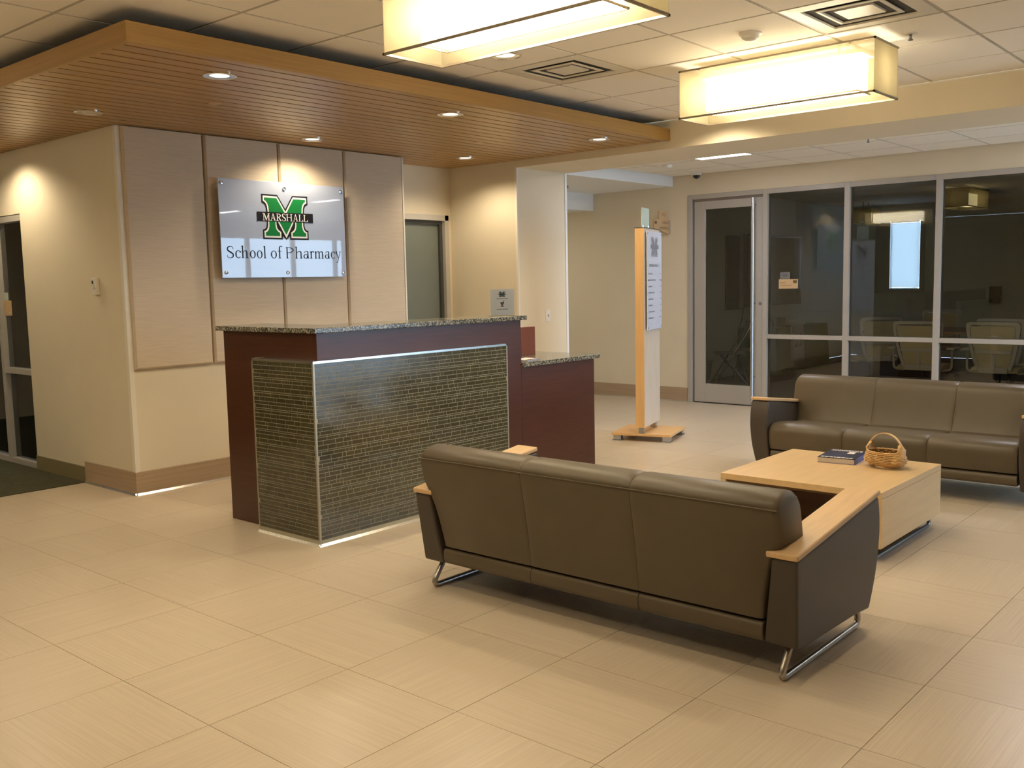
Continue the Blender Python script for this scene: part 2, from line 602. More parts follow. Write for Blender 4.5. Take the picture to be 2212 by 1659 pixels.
for i in range(-6, 8):
    for j in range(-6, 7):
        if (i, j) in VENTS:
            continue
        x, y = CX0 + (i + 0.5) * CP, CY0 + (j + 0.5) * CP
        if x + CP / 2 > XB:
            w = XB - (x - CP / 2)
            if w < 0.05:
                continue
            bx(x - CP / 2 + BW, y - CP / 2 + BW, ZCEIL, XB - 0.004, y + CP / 2 - BW, ZCEIL + 0.014).build('ceiling_tile', M_ctile, ceil)
            continue
        o = bpy.data.objects.new('ceiling_tile', cme)
        COL.objects.link(o)
        o.location = (x, y, ZCEIL)
        o.parent = ceil
ceil2 = struct('ceiling_hall', MB().box(7.93, -2.5, ZC2 + 0.012, 14.0, 6.24, 2.86), M_ctile)
c2x = [9.06 + CP * k for k in range(-2, 3)]
c2y = [5.19 - CP * k for k in range(-2, 13)]
for x in c2x:
    if 7.95 < x < XW:
        bx(x - BW, -2.5, ZC2 + 0.003, x + BW, 6.24, ZC2 + 0.02).build('grid_bar', M_cbar, ceil2)
for y in c2y:
    if y < 6.2:
        bx(7.93, y - BW, ZC2 + 0.0034, XW, y + BW, ZC2 + 0.02).build('grid_bar', M_cbar, ceil2)
TROFF = [(9.06 - CP, 9.06, 5.19 - CP, 5.19), (9.06 - CP, 9.06, 5.19 - 6 * CP, 5.19 - 5 * CP), (9.06 - CP, 9.06, 5.19 - 10 * CP, 5.19 - 9 * CP)]
xs2 = [7.93] + [x for x in c2x if 7.95 < x < XW] + [XW]
ys2 = sorted([y for y in c2y if y < 6.2] + [6.24])
for a, c in zip(xs2, xs2[1:]):
    for d, e in zip(ys2, ys2[1:]):
        if any(abs(a - t[0]) < 0.02 and abs(d - t[2]) < 0.02 for t in TROFF):
            continue
        bx(a + BW, d + BW, ZC2, c - BW, e - BW, ZC2 + 0.014).build('ceiling_tile', M_ctile, ceil2)
struct('ceiling_soffit', MB().box(7.93, 6.24, 2.61, XW, 9.4, 2.86), M_soffit)
struct('ceiling_soffit_low', MB().box(7.93, 7.43, 2.396, XW, 9.4, 2.61), M_soffit)

# ---- baseboards, corner guards
HB = 0.17
bb = struct('baseboard_sign', MB().box(3.405, 6.618, 0.012, 6.13, 6.635, HB).box(3.405, 6.635, 0.012, 3.42, 7.424, HB), M_base, bevel=0.003)
struct('trim_1', MB().prism([(6.604, 0.0), (6.6185, 0.0), (6.6185, 0.014)], 'x', 3.392, 6.13).prism([(3.391, 0.0), (3.4055, 0.0), (3.4055, 0.014)], 'y', 6.604, 7.424), M_steel)
struct('baseboard_left', MB().box(3.408, 7.428, 0, 3.42, 8.315, 0.125), M_olive, bevel=0.004)
struct('baseboard_far', bx(XW - 0.014, 6.04, 0.010, XW, 9.4, HB), M_base)
struct('trim_2', MB().prism([(XW - 0.028, 0.0), (XW - 0.0138, 0.0), (XW - 0.0138, 0.012)], 'y', 6.04, 9.4), M_steel)
struct('baseboard_opening', MB().box(7.147, 6.086, 0.01, 7.93, 6.10, HB).box(7.133, 6.1, 0.01, 7.147, 7.0, HB), M_base)
struct('trim_3', MB().box(3.412, 6.628, HB, 3.42, 6.665, 2.655).box(3.42, 6.628, HB, 3.448, 6.635, 2.655), M_wallw)
struct('trim_4', MB().box(7.90, 6.094, HB, 7.934, 6.1, 2.594), M_soffit)
struct('trim_5', MB().box(7.141, 6.094, HB, 7.147, 6.12, 2.594).box(7.147, 6.094, HB, 7.165, 6.1, 2.594), M_wallw)

# ---- fabric wall panels (parts of the sign wall)
for x0, x1 in ((3.448, 4.083), (4.099, 4.762), (4.772, 5.435), (5.447, 6.118)):
    z0, z1 = 0.92, 2.655
    d = 0.025
    p = MB().loft([[(x0, 6.634, z0), (x1, 6.634, z0), (x1, 6.634, z1), (x0, 6.634, z1)],
                   [(x0, 6.61, z0), (x1, 6.61, z0), (x1, 6.61, z1), (x0, 6.61, z1)],
                   [(x0 + 0.012, 6.594, z0 + 0.014), (x1 - 0.012, 6.594, z0 + 0.014), (x1 - 0.012, 6.594, z1), (x0 + 0.012, 6.594, z1)]])
    o = p.build('fabric_panel', M_fabric, ws, bevel=0.003)
bx(6.118, 6.598, HB, 6.135, 6.80, 2.655).build('edge_trim', M_wallw, ws)
bx(3.452, 6.628, 0.93, 6.115, 6.634, 2.65).build('panel_backing', M_fabedge, ws)

# ---- back door in the niche
d2 = sempty('door_2', 'grey green door in the niche beside the fabric panels', (6.56, 7.0, 0))
MB().box(-0.515, -0.012, 0, -0.46, 0.06, 2.19).box(0.492, -0.012, 0, 0.547, 0.06, 2.19).box(-0.515, -0.012, 2.135, 0.547, 0.06, 2.19).build('door_frame', M_dframe, d2, bevel=0.003)
MB().box(-0.46, 0.06, 0, 0.492, 0.1, 2.135).build('door_leaf', M_doorgrey, d2)
MB().box(0.455, 0.03, 0, 0.492, 0.06, 2.135).box(-0.46, 0.03, 2.10, 0.455, 0.06, 2.135).build('door_stop', mat('door_stop_dark', (0.06, 0.06, 0.055), 0.6), d2)

# ---- conference glazing: window_2 with a glazed door
gx = XW - 0.012


def gbar(p, x_out=0.0, name='frame_bar', y0=0, y1=0, z0=0, z1=0):
    return bx(gx - x_out, y0, z0, XW + 0.09, y1, z1).build(name, M_alu, p, bevel=0.003)


win2 = sempty('window_2', 'aluminium framed glass wall of the dark conference room')
for (y0, y1) in ((5.0, 5.055), (4.055, 4.115), (3.115, 3.175), (2.175, 2.235), (1.235, 1.295), (0.56, 0.62)):
    gbar(win2, 0, 'mullion', y0, y1, 0.0, 2.49)
for a, c in ((4.115, 5.0), (3.175, 4.055), (2.235, 3.115), (1.295, 2.175), (0.62, 1.235)):
    gbar(win2, 0, 'head_rail', a, c, 2.435, 2.49)
    gbar(win2, 0, 'middle_rail', a, c, 0.797, 0.845)
    gbar(win2, 0, 'bottom_rail', a, c, 0.0, 0.06)
    bx(XW + 0.028, a, 0.845, XW + 0.036, c, 2.435).build('pane', M_pane, win2)
    bx(XW + 0.028, a, 0.06, XW + 0.036, c, 0.797).build('pane', M_pane, win2)
    bx(XW + 0.015, a, 0.85, XW + 0.05, a + 0.006, 2.43).build('gasket', M_black, win2)
d1 = sempty('door_1', 'glazed aluminium door of the conference room with a long pull')
MB().box(gx, 5.97, 0, XW + 0.09, 6.035, 2.49).box(gx, 5.055, 2.435, XW + 0.09, 5.97, 2.49).build('door_frame', M_alu, d1, bevel=0.004)
MB().box(XW + 0.01, 5.06, 2.405, XW + 0.09, 5.96, 2.435).build('door_stop', mat('door_stop_brown', (0.20, 0.16, 0.13), 0.5), d1)
leaf = MB()
leaf.box(XW, 5.80, 0.012, XW + 0.045, 5.945, 2.405).box(XW, 5.06, 0.012, XW + 0.045, 5.20, 2.405)
leaf.box(XW, 5.2, 2.31, XW + 0.045, 5.8, 2.405).box(XW, 5.2, 0.012, XW + 0.045, 5.8, 0.235)
leaf.build('door_leaf', M_alu, d1, bevel=0.003)
bx(XW + 0.018, 5.2, 0.235, XW + 0.026, 5.8, 2.31).build('pane', M_pane, d1)
bx(XW + 0.0, 5.06, 0.0, XW + 0.05, 5.95, 0.012).build('threshold_gap', M_black, d1)
pull = MB().tube([(XW - 0.07, 5.15, 0.06), (XW - 0.07, 5.15, 2.40)], 0.019, 14).build('pull_bar', M_chrome2, d1, smooth=True)
for z in (0.35, 1.2, 2.32):
    MB().tube([(XW - 0.07, 5.15, z), (XW, 5.15, z)], 0.010, 8).build('standoff', M_chrome2, pull, smooth=True)
MB().tube([(XW - 0.008, 5.085, 1.20), (XW, 5.085, 1.20)], 0.017, 14).build('lock_cylinder', M_tubeb, d1, smooth=True)

# ---- left storefront: window_3
win3 = sempty('window_3', 'aluminium framed glazing at the left edge looking into a dark room')
lx0, lx1 = 3.425, 3.53


def lbar(name, y0, y1, z0, z1):
    return bx(lx0, y0, z0, lx1, y1, z1).build(name, M_alu, win3, bevel=0.003)


lbar('jamb', 8.32, 8.335, 0.0, 2.147)
lbar('head_rail', 8.32, 12, 2.09, 2.147)
lbar('bottom_rail', 8.32, 12, 0.0, 0.05)
lbar('middle_rail', 8.335, 8.87, 0.80, 0.848)
lbar('mullion', 8.87, 8.93, 0.05, 2.09)
lbar('mullion', 9.9, 9.96, 0.05, 2.09)
for a, c in ((8.335, 8.87),):
    bx(3.47, a, 0.848, 3.478, c, 2.09).build('pane', M_paneL, win3)
    bx(3.47, a, 0.05, 3.478, c, 0.80).build('pane', M_paneL, win3)
for a, c in ((8.93, 9.9), (9.96, 12)):
    bx(3.47, a, 0.05, 3.478, c, 2.09).build('pane', M_paneL, win3)

# ================================================================== CANOPY AND LIGHTS
CYF, CXL = 4.383, 2.342
can = thing('slat_canopy', 'honey coloured wooden slat ceiling canopy hanging over the reception desk', 'ceiling canopy', (CXL, CYF, ZCAN))
YEND, CL, CD = 9.6, XB - CXL, 9.6 - CYF
ZT = 0.097
bx(0, 0, 0.0, CL, 0.028, ZT).build('front_fascia', M_fascia, can, bevel=0.002)
of = bx(0.0285, 0, 0.0, CD, 0.028, ZT).build('side_fascia', M_fascia, can, bevel=0.002)
of.rotation_euler = (0, 0, PI / 2)
of.location = (0.028, 0, 0)
bx(0.03, 0.03, 0.040, CL - 0.01, CD, 0.07).build('backing', M_groove, can)
SP, GW = 0.1158, 0.016
DL = [(x, y) for x in (3.065, 4.87, 6.63) for y in (4.745, 6.28)]
bx(0.03, 0.028, 0.002, CL - 0.004, 0.083 - GW / 2, 0.03).build('slat', M_canopy, can)
k = 0
y = 0.083
while y < CD - 0.1:
    xr = CL - 0.004
    if y + CYF + SP > 6.66 and y + CYF < 6.99:
        xr = CL - 0.004
    bx(0.0295, y + GW / 2, 0.002, xr, y + SP - GW / 2, 0.03).build('slat', M_canopy, can)
    y += SP


def downlight(x, y, z, label, lit=True, r=0.092, group='recessed downlights'):
    t = thing('recessed_downlight', label, 'downlight', (x, y, z), 0, group)
    MB().lathe([(r, 0.0), (r, -0.005), (r - 0.006, -0.007), (r - 0.012, -0.005), (r - 0.014, -0.001)], 32).build('trim_ring', M_chrome, t, smooth=True)
    MB().lathe([(r - 0.012, -0.0045), (r * 0.62, -0.0018), (r * 0.3, -0.0006)], 32).build('reflector', M_refl, t, smooth=True)
    MB().lathe([(r * 0.60, -0.0016), (r * 0.3, -0.0030), (0.001, -0.0034)], 20).build('lamp_lens', M_bulb if lit else M_lens, t, smooth=True)
    if lit:
        L = bpy.data.lights.new('downlight_beam', 'SPOT')
        L.energy = DOWN_W
        L.color = WARM
        L.spot_size = math.radians(150)
        L.spot_blend = 0.6
        L.shadow_soft_size = 0.045
        o = bpy.data.objects.new('downlight_beam', L)
        o.location = (0, 0, -0.03)
        o.parent = t
        COL.objects.link(o)
    return t


names = {(3.065, 4.745): 'lit downlight in the wood canopy nearest its front left corner',
         (3.065, 6.28): 'downlight in the wood canopy beside the left wall corner',
         (4.87, 4.745): 'lit downlight at the middle of the canopy front row',
         (4.87, 6.28): 'lit downlight in the wood canopy just above the large emblem sign',
         (6.63, 4.745): 'lit downlight at the far right end of the canopy front row',
         (6.63, 6.28): 'lit downlight in the canopy in front of the grey niche door'}
for p in DL:
    downlight(p[0], p[1], ZCAN + 0.002, names[p], lit=(p != (3.065, 6.28)))
downlight(3.065, 8.15, ZCAN + 0.002, 'lit downlight in the canopy over the left corridor wall')
downlight(4.40, 3.825, ZCEIL, 'lit downlight in the white ceiling below the near pendant', r=0.10)
downlight(6.80, 3.82, ZCEIL, 'lit downlight in the white ceiling close to the beam behind the far pendant', r=0.10)
downlight(1.9, 3.82, ZCEIL, 'lit downlight in the white ceiling left of the near pendant', r=0.10)
downlight(1.9, 1.4, ZCEIL, 'added fill downlight in the white ceiling out of view above the foreground floor', r=0.10)  # unseen downlight added to brighten the foreground floor
downlight(4.40, 1.4, ZCEIL, 'added fill downlight in the white ceiling out of view above the sofa end', r=0.10)  # another unseen downlight, added for fill
for (x, y, l) in ((3.481, 5.457, 'small round cover plate on canopy underside near the left corner'),
                  (5.997, 5.522, 'small round cover plate on canopy underside near the right end')):
    tag(MB().lathe([(0.04, 0.0), (0.04, -0.004), (0.034, -0.006), (0.001, -0.006)], 24).build('sprinkler_cover', mat('cover_plate', (0.62, 0.42, 0.24), 0.5), None, smooth=True),
        l, 'cover plate', 'sprinkler cover plates').location = (x, y, ZCAN + 0.002)


def pendant(name, loc, label, lit=True, L=1.22, Wd=0.355, Hh=0.285, stem=0.045, group='rectangular pendant lamps', rz=0.0):
    """long axis local y; origin at the centre of the underside"""
    t = thing(name, label, 'pendant lamp', loc, rz, group)
    hw, hl = Wd / 2, L / 2
    th = 0.0016
    bx(-hw, -hl, 0, -hw + th, hl, Hh).build('shade_side', M_shade, t)
    bx(hw - th, -hl, 0, hw, hl, Hh).build('shade_side', M_shade, t)
    bx(-hw + th, -hl, 0, hw - th, -hl + th, Hh).build('shade_end', M_shadeE, t)
    bx(-hw + th, hl - th, 0, hw - th, hl, Hh).build('shade_end', M_shadeE, t)
    fr = MB()
    e = 0.005
    for z in (0.0, Hh):
        for s1 in (-1, 1):
            fr.box(s1 * hw - e, -hl - e, z - e, s1 * hw + e, hl + e, z + e)
            fr.box(-hw - e, s1 * hl - e, z - e, hw + e, s1 * hl + e, z + e)
    fr.build('shade_frame', M_bar, t)
    lm = M_lampon if lit else M_lampdim
    bx(-0.085, -hl + 0.13, 0.035, 0.085, hl - 0.13, Hh - 0.05).build('diffuser', lm, t, bevel=0.012)
    MB().box(-0.092, -hl + 0.12, 0.028, -0.086, hl - 0.12, 0.036).box(0.086, -hl + 0.12, 0.028, 0.092, hl - 0.12, 0.036).box(-0.092, -hl + 0.12, 0.028, 0.092, -hl + 0.126, 0.036).box(-0.092, hl - 0.126, 0.028, 0.092, hl - 0.12, 0.036).build('diffuser_rim', M_bar, t)
    bx(-0.10, -hl + 0.1, Hh - 0.05, 0.10, hl - 0.1, Hh - 0.03).build('fixture_pan', M_white, t)
    for s1 in (-1, 1):
        st = MB()
        st.tube([(0, s1 * hl * 0.55, Hh - 0.03), (0, s1 * hl * 0.55, Hh + stem)], 0.008, 8)
        st.box(-hw, s1 * (hl - 0.14) - 0.004, Hh - 0.012, hw, s1 * (hl - 0.14) + 0.004, Hh - 0.004)
        st.build('hanger', M_bar, t)
    return t


pendant('pendant_lamp', (5.555, 2.62, 2.5), 'lit box pendant lamp hanging nearer the beam on the right')
pendant('pendant_lamp', (3.09, 2.62, 2.5), 'lit box pendant lamp cut off by the top edge of the picture')
for (x, y, l) in ((0.62, 2.62, 'added fill pendant lamp out of view nearest the viewer'), (0.62, 6.9, 'added fill pendant lamp out of view left of the canopy corner'),
                  (0.62, 9.6, 'added fill pendant lamp out of view over the corridor carpet')):
    pendant('pendant_lamp', (x, y, 2.5), l)  # unseen lamps added to brighten the left wall and foreground


def troffer(x0, x1, y0, y1, label):
    t = thing('troffer_light', label, 'ceiling light', ((x0 + x1) / 2, (y0 + y1) / 2, ZC2), 0, 'square troffer lights in the hall ceiling')
    w, d = (x1 - x0) / 2 - BW, (y1 - y0) / 2 - BW
    bx(-w + 0.02, -d + 0.02, 0.0, w - 0.02, d - 0.02, 0.01).build('diffuser', M_troff, t)
    MB().box(-w, -d, -0.002, w, -d + 0.02, 0.012).box(-w, d - 0.02, -0.002, w, d, 0.012).box(-w, -d + 0.02, -0.002, -w + 0.02, d - 0.02, 0.012).box(w - 0.02, -d + 0.02, -0.002, w, d - 0.02, 0.012).build('frame', M_white, t)


troffer(*TROFF[0], 'lit square ceiling light in the hall left of the glass door')
troffer(*TROFF[1], 'lit square ceiling light in the hall at the right picture edge')
t8 = thing('troffer_light', 'added square fill light in the lowered hall end out of view', 'ceiling light', (9.0, 8.35, 2.394), 0, 'square troffer lights in the hall ceiling')  # unseen light added to brighten the far wall
bx(-0.29, -0.29, -0.006, 0.29, 0.29, 0.002).build('diffuser', emit_mat('hall_end_fill_diffuser', (1.0, 0.88, 0.66), 9.0), t8)
MB().box(-0.31, -0.31, -0.008, 0.31, -0.29, 0.002).box(-0.31, 0.29, -0.008, 0.31, 0.31, 0.002).box(-0.31, -0.29, -0.008, -0.29, 0.29, 0.002).box(0.29, -0.29, -0.008, 0.31, 0.29, 0.002).build('frame', M_white, t8)
troffer(*TROFF[2], 'added square fill light in the hall out of view by the windows')  # unseen troffer added to lift the hall brightness


def vent(i, j, label):
    x, y = CX0 + (i + 0.5) * CP, CY0 + (j + 0.5) * CP
    t = thing('air_vent', label, 'vent', (x, y, ZCEIL), 0, 'square ceiling air vents')
    M_v = mat('vent_white', (0.72, 0.68, 0.60), 0.35)
    R = CP / 2 - BW
    bx(-R, -R, 0.0095, R, R, 0.0115).build('backing', mat('vent_slot_shade', (0.05, 0.046, 0.04), 0.9), t)  # dark sheet stands in for the shaded depth behind the slots
    ring = lambda r, z: [(-r, -r, z), (r, -r, z), (r, r, z), (-r, r, z)]
    for (a, c) in ((R, R - 0.085), (R - 0.135, R - 0.160)):
        pr = MB()
        pr.loft([ring(a, 0.004), ring(a, 0.0), ring(c + 0.006, -0.003), ring(c, 0.004), ring(c + 0.003, 0.009)], cap=False)
        pr.build('louvre', M_v, t)
    c = R - 0.205
    MB().loft([[(-c, -c, 0.0), (c, -c, 0.0), (c, c, 0.0), (-c, c, 0.0)], [(-c - 0.004, -c - 0.004, 0.02), (c + 0.004, -c - 0.004, 0.02), (c + 0.004, c + 0.004, 0.02), (-c - 0.004, c + 0.004, 0.02)]]).build('centre_plate', M_v, t)


vent(*VENTS[0], 'square air vent in the ceiling between the two pendants near the canopy')
vent(*VENTS[1], 'square air vent at the top edge above the far pendant')
sd = thing('smoke_detector', 'round white smoke detector on ceiling left of the far pendant', 'smoke detector', (4.992, 2.55, ZCEIL))
MB().lathe([(0.062, 0), (0.062, -0.008), (0.05, -0.018)], 28).build('base_plate', M_white, sd, smooth=True)
MB().lathe([(0.05, -0.018), (0.047, -0.03), (0.03, -0.042), (0.001, -0.045)], 28).build('sensor_dome', M_white, sd, smooth=True)


def sprinkler(x, y, z, label):
    t = thing('ceiling_sprinkler', label, 'sprinkler', (x, y, z), 0, 'ceiling sprinkler heads')
    MB().lathe([(0.036, 0), (0.034, -0.005), (0.012, -0.006)], 20).build('escutcheon', M_white, t, smooth=True)
    MB().lathe([(0.008, -0.006), (0.007, -0.03), (0.014, -0.034), (0.014, -0.038), (0.001, -0.038)], 12).build('deflector', M_tubeb, t, smooth=True)


sprinkler(5.643, 1.911, ZCEIL, 'small sprinkler head in the white ceiling right of the far pendant')
sprinkler(8.85, 3.35, ZC2, 'small sprinkler head in the hall ceiling above the glass wall')
sprinkler(9.0, 6.9, 2.61, 'small sprinkler head under the lowered hall soffit')
dm = thing('dome_camera', 'small dark dome camera at the hall ceiling above the glass door', 'camera', (10.13, 5.86, ZC2))
MB().lathe([(0.06, 0), (0.06, -0.015), (0.05, -0.025)], 24).build('housing', M_white, dm, smooth=True)
MB().lathe([(0.042, -0.024), (0.038, -0.045), (0.02, -0.06), (0.001, -0.064)], 24).build('dome', M_black, dm, smooth=True)
s2 = thing('smoke_detector', 'round white smoke detector on the hall ceiling near the soffit', 'smoke detector', (9.15, 5.65, ZC2))
MB().lathe([(0.055, 0), (0.055, -0.01), (0.045, -0.03), (0.001, -0.036)], 24).build('sensor_dome', M_white, s2, smooth=True)

# ================================================================== RECEPTION DESK
DX, DY = 3.445, 4.483
desk = thing('reception_desk', 'dark wood reception desk with granite tops and a green mosaic corner', 'reception desk', (DX, DY, 0))
UW, UH, LW, LH = 1.823, 1.230, 2.712, 0.888
bx(0, 0.0, 0, UW, 0.03, UH).build('front_panel', M_darkwood, desk, bevel=0.002)
bx(0, 0.031, 0, 0.03, 0.957, UH).build('side_panel', M_darkwood, desk, bevel=0.002)
bx(UW - 0.03, 0.031, 0, UW, 0.30, UH).build('end_panel', M_darkwood, desk)
bx(0.03, 0.30, 0, UW - 0.031, 0.32, UH).build('inner_panel', M_darkwood, desk)
bx(UW + 0.001, 0.0, 0, LW, 0.03, LH).build('front_panel', M_darkwood, desk, bevel=0.002)
bx(LW - 0.03, 0.031, 0, LW, 0.72, LH).build('end_panel', M_darkwood, desk)
bx(0.33, 0.32, 0.70, LW - 0.03, 0.9, 0.74).build('work_surface', M_darkwood, desk)
bx(2.30, 0.40, LH + 0.032, 2.47, 0.43, 1.145).build('upright_panel', mat('red_veneer', (0.20, 0.055, 0.022), 0.2, spec=0.6), desk, bevel=0.003)
g = MB().prism([(-0.04, -0.038), (UW + 0.03, -0.038), (UW + 0.03, 0.33), (0.33, 0.33), (0.33, 0.985), (-0.04, 0.985)], 'z', UH, UH + 0.030)
g.build('granite_counter', M_granite, desk, bevel=0.004)
MB().box(UW + 0.002, -0.025, LH, LW + 0.05, 0.75, LH + 0.032).build('granite_counter', M_granite, desk, bevel=0.004)
# mosaic: an L-shaped tiled box standing proud of the veneer
TX, TY, TXR, TYB, TH = -0.090, -0.076, 1.573, 0.515, 1.075
mos = MB().prism([(TX + 0.0005, TY + 0.0005), (TXR, TY + 0.0005), (TXR, -0.001), (-0.001, -0.001), (-0.001, TYB), (TX + 0.0005, TYB)], 'z', 0.0, TH - 0.004)
mosaic = mos.build('mosaic_facing', M_mgrout, desk)
tr = MB()
e = 0.009
tr.box(TX - 0.002, TY - 0.003, TH - 0.014, TXR + e, TY + 0.010, TH).box(TX - 0.003, TY + 0.010, TH - 0.014, TX + 0.010, TYB + e, TH)
tr.box(TX - 0.002, TY + 0.0, TH - 0.003, TXR + e, -0.002, TH - 0.001).box(TX, -0.002, TH - 0.003, -0.002, TYB + e, TH - 0.001)
tr.build('top_trim', M_steel, desk)
M_edge = mat('mosaic_edge_trim', (0.46, 0.42, 0.33), 0.35, 0.6)
bx(TX - 0.004, TY - 0.004, 0.014, TX + 0.008, TY + 0.008, TH - 0.014).build('corner_trim', M_edge, desk)
bx(TX - 0.003, TYB, 0.0, -0.001, TYB + e, TH).build('edge_trim', M_edge, desk)
bx(TXR, TY - 0.003, 0.0, TXR + e, -0.001, TH).build('edge_trim', M_edge, desk)
MB().prism([(TY - 0.014, 0.0), (TY + 0.002, 0.0), (TY + 0.002, 0.014), (TY - 0.003, 0.014)], 'x', TX - 0.010, TXR + e).prism([(TX - 0.014, 0.0), (TX + 0.002, 0.0), (TX + 0.002, 0.0138), (TX - 0.003, 0.0138)], 'y', TY - 0.010, TYB + e).build('bottom_trim', M_steel, desk)
rng = random.Random(3)
pat = [.0215, .0235, .0185, .0185, .0075, .0165, .0235, .0235, .0075, .0185, .0235, .0165, .0185, .0075, .0165]
rows = []
z = TH - 0.016
k = 0
while z > 0.03:
    h = pat[k % len(pat)]
    if z - h < 0.016:
        break
    rows.append((z - h, z))
    z -= h + 0.0037
    k += 1
tiles = []
for side, (a0, a1) in (('f', (TX + 0.011, TXR - 0.003)), ('l', (TY + 0.011, TYB - 0.003))):
    for (z0, z1) in rows:
        h = z1 - z0
        p = a0 - rng.random() * 0.05
        while p < a1:
            if h < 0.01:
                w = rng.choice([0.022, 0.05, 0.085, 0.085, 0.09])
            elif h < 0.02:
                w = rng.choice([0.021, 0.021, 0.05, 0.085, 0.085, 0.085])
            else:
                w = rng.choice([0.026, 0.05, 0.055, 0.08, 0.085])
            s0, s1 = max(p, a0), min(p + w, a1)
            p += w + 0.0040
            if s1 - s0 < 0.006:
                continue
            d = rng.uniform(-0.0004, 0.0006)
            if side == 'f':
                q = (s0, TY - 0.0012 + d, z0, s1, TY + 0.006, z1)
                A, Bp = fproj(DX + s0, DY + TY, z0), fproj(DX + s1, DY + TY, z1)
            else:
                q = (TX - 0.0012 + d, s0, z0, TX + 0.006, s1, z1)
                A, Bp = fproj(DX + TX, DY + s0, z0), fproj(DX + TX, DY + s1, z1)
            hid = A[0] > 905 and A[1] > 985
            tiles.append((0 if hid else abs(A[0] - Bp[0]) * abs(fproj(DX + (s0 if side == 'f' else TX), DY + (TY if side == 'f' else s0), z1)[1] - A[1]), q))
tiles.sort(key=lambda t: -t[0])
rest = MB()
for n, (_, q) in enumerate(tiles):
    if n < 300:
        cxm, cym, czm = (q[0] + q[3]) / 2, (q[1] + q[4]) / 2, (q[2] + q[5]) / 2
        o = bx(q[0] - cxm, q[1] - cym, q[2] - czm, q[3] - cxm, q[4] - cym, q[5] - czm).build('mosaic_tile', M_glasstile, mosaic, fix=False)
        o.location = (cxm, cym, czm)
    else:
        rest.box(*q)
M_gt2 = mat('mosaic_glass_field', (0.070, 0.062, 0.030), 0.12, spec=0.6, var=0.22, vscale=25)
o = rest.build('mosaic_tiles_field', M_gt2, mosaic, fix=False)
o['kind'] = 'stuff'


# ================================================================== LETTERING
class Ink:
    """flat lettering in the (x, z) plane, facing -y"""
    def __init__(s):
        s.p = []

    def poly(s, *pts):
        s.p.append(list(pts))

    def rect(s, a, b, c, d):
        s.p.append([(a, b), (c, b), (c, d), (a, d)])

    def ribbon(s, pts, ws):
        """pts list of (x, z); ws list of widths"""
        q = crom([(p[0], p[1], w) for p, w in zip(pts, ws)], 5)
        L, R = [], []
        for i, (x, z, w) in enumerate(q):
            a, b = q[max(i - 1, 0)], q[min(i + 1, len(q) - 1)]
            tx, tz = b[0] - a[0], b[1] - a[1]
            n = math.hypot(tx, tz) or 1
            nx, nz = -tz / n, tx / n
            L.append((x + nx * w / 2, z + nz * w / 2))
            R.append((x - nx * w / 2, z - nz * w / 2))
        for i in range(len(q) - 1):
            s.p.append([L[i], L[i + 1], R[i + 1], R[i]])

    def ring(s, cx, cz, rx, rz, t, th, a0=0, a1=360, n=28):
        pr = None
        for i in range(n + 1):
            a = math.radians(a0 + (a1 - a0) * i / n)
            c, d = math.cos(a), math.sin(a)
            q = ((cx + rx * c, cz + rz * d), (cx + (rx - t) * c, cz + (rz - th) * d))
            if pr:
                s.p.append([pr[0], q[0], q[1], pr[1]])
            pr = q

    def build(s, name, mt, parent, y=0.0, flip=False):
        v, f = [], []
        for p in s.p:
            n = len(v)
            v += [(x, y, z) for x, z in p]
            f.append(tuple(range(n, n + len(p))))
        me = bpy.data.meshes.new(name)
        me.from_pydata(v, [], f)
        bm = bmesh.new()
        bm.from_mesh(me)
        bmesh.ops.triangulate(bm, faces=bm.faces)
        for fc in bm.faces:
            if fc.normal.y > 0:
                fc.normal_flip()
        bm.to_mesh(me)
        bm.free()
        me.materials.append(mt)
        o = bpy.data.objects.new(name, me)
        COL.objects.link(o)
        o.parent = parent
        return o


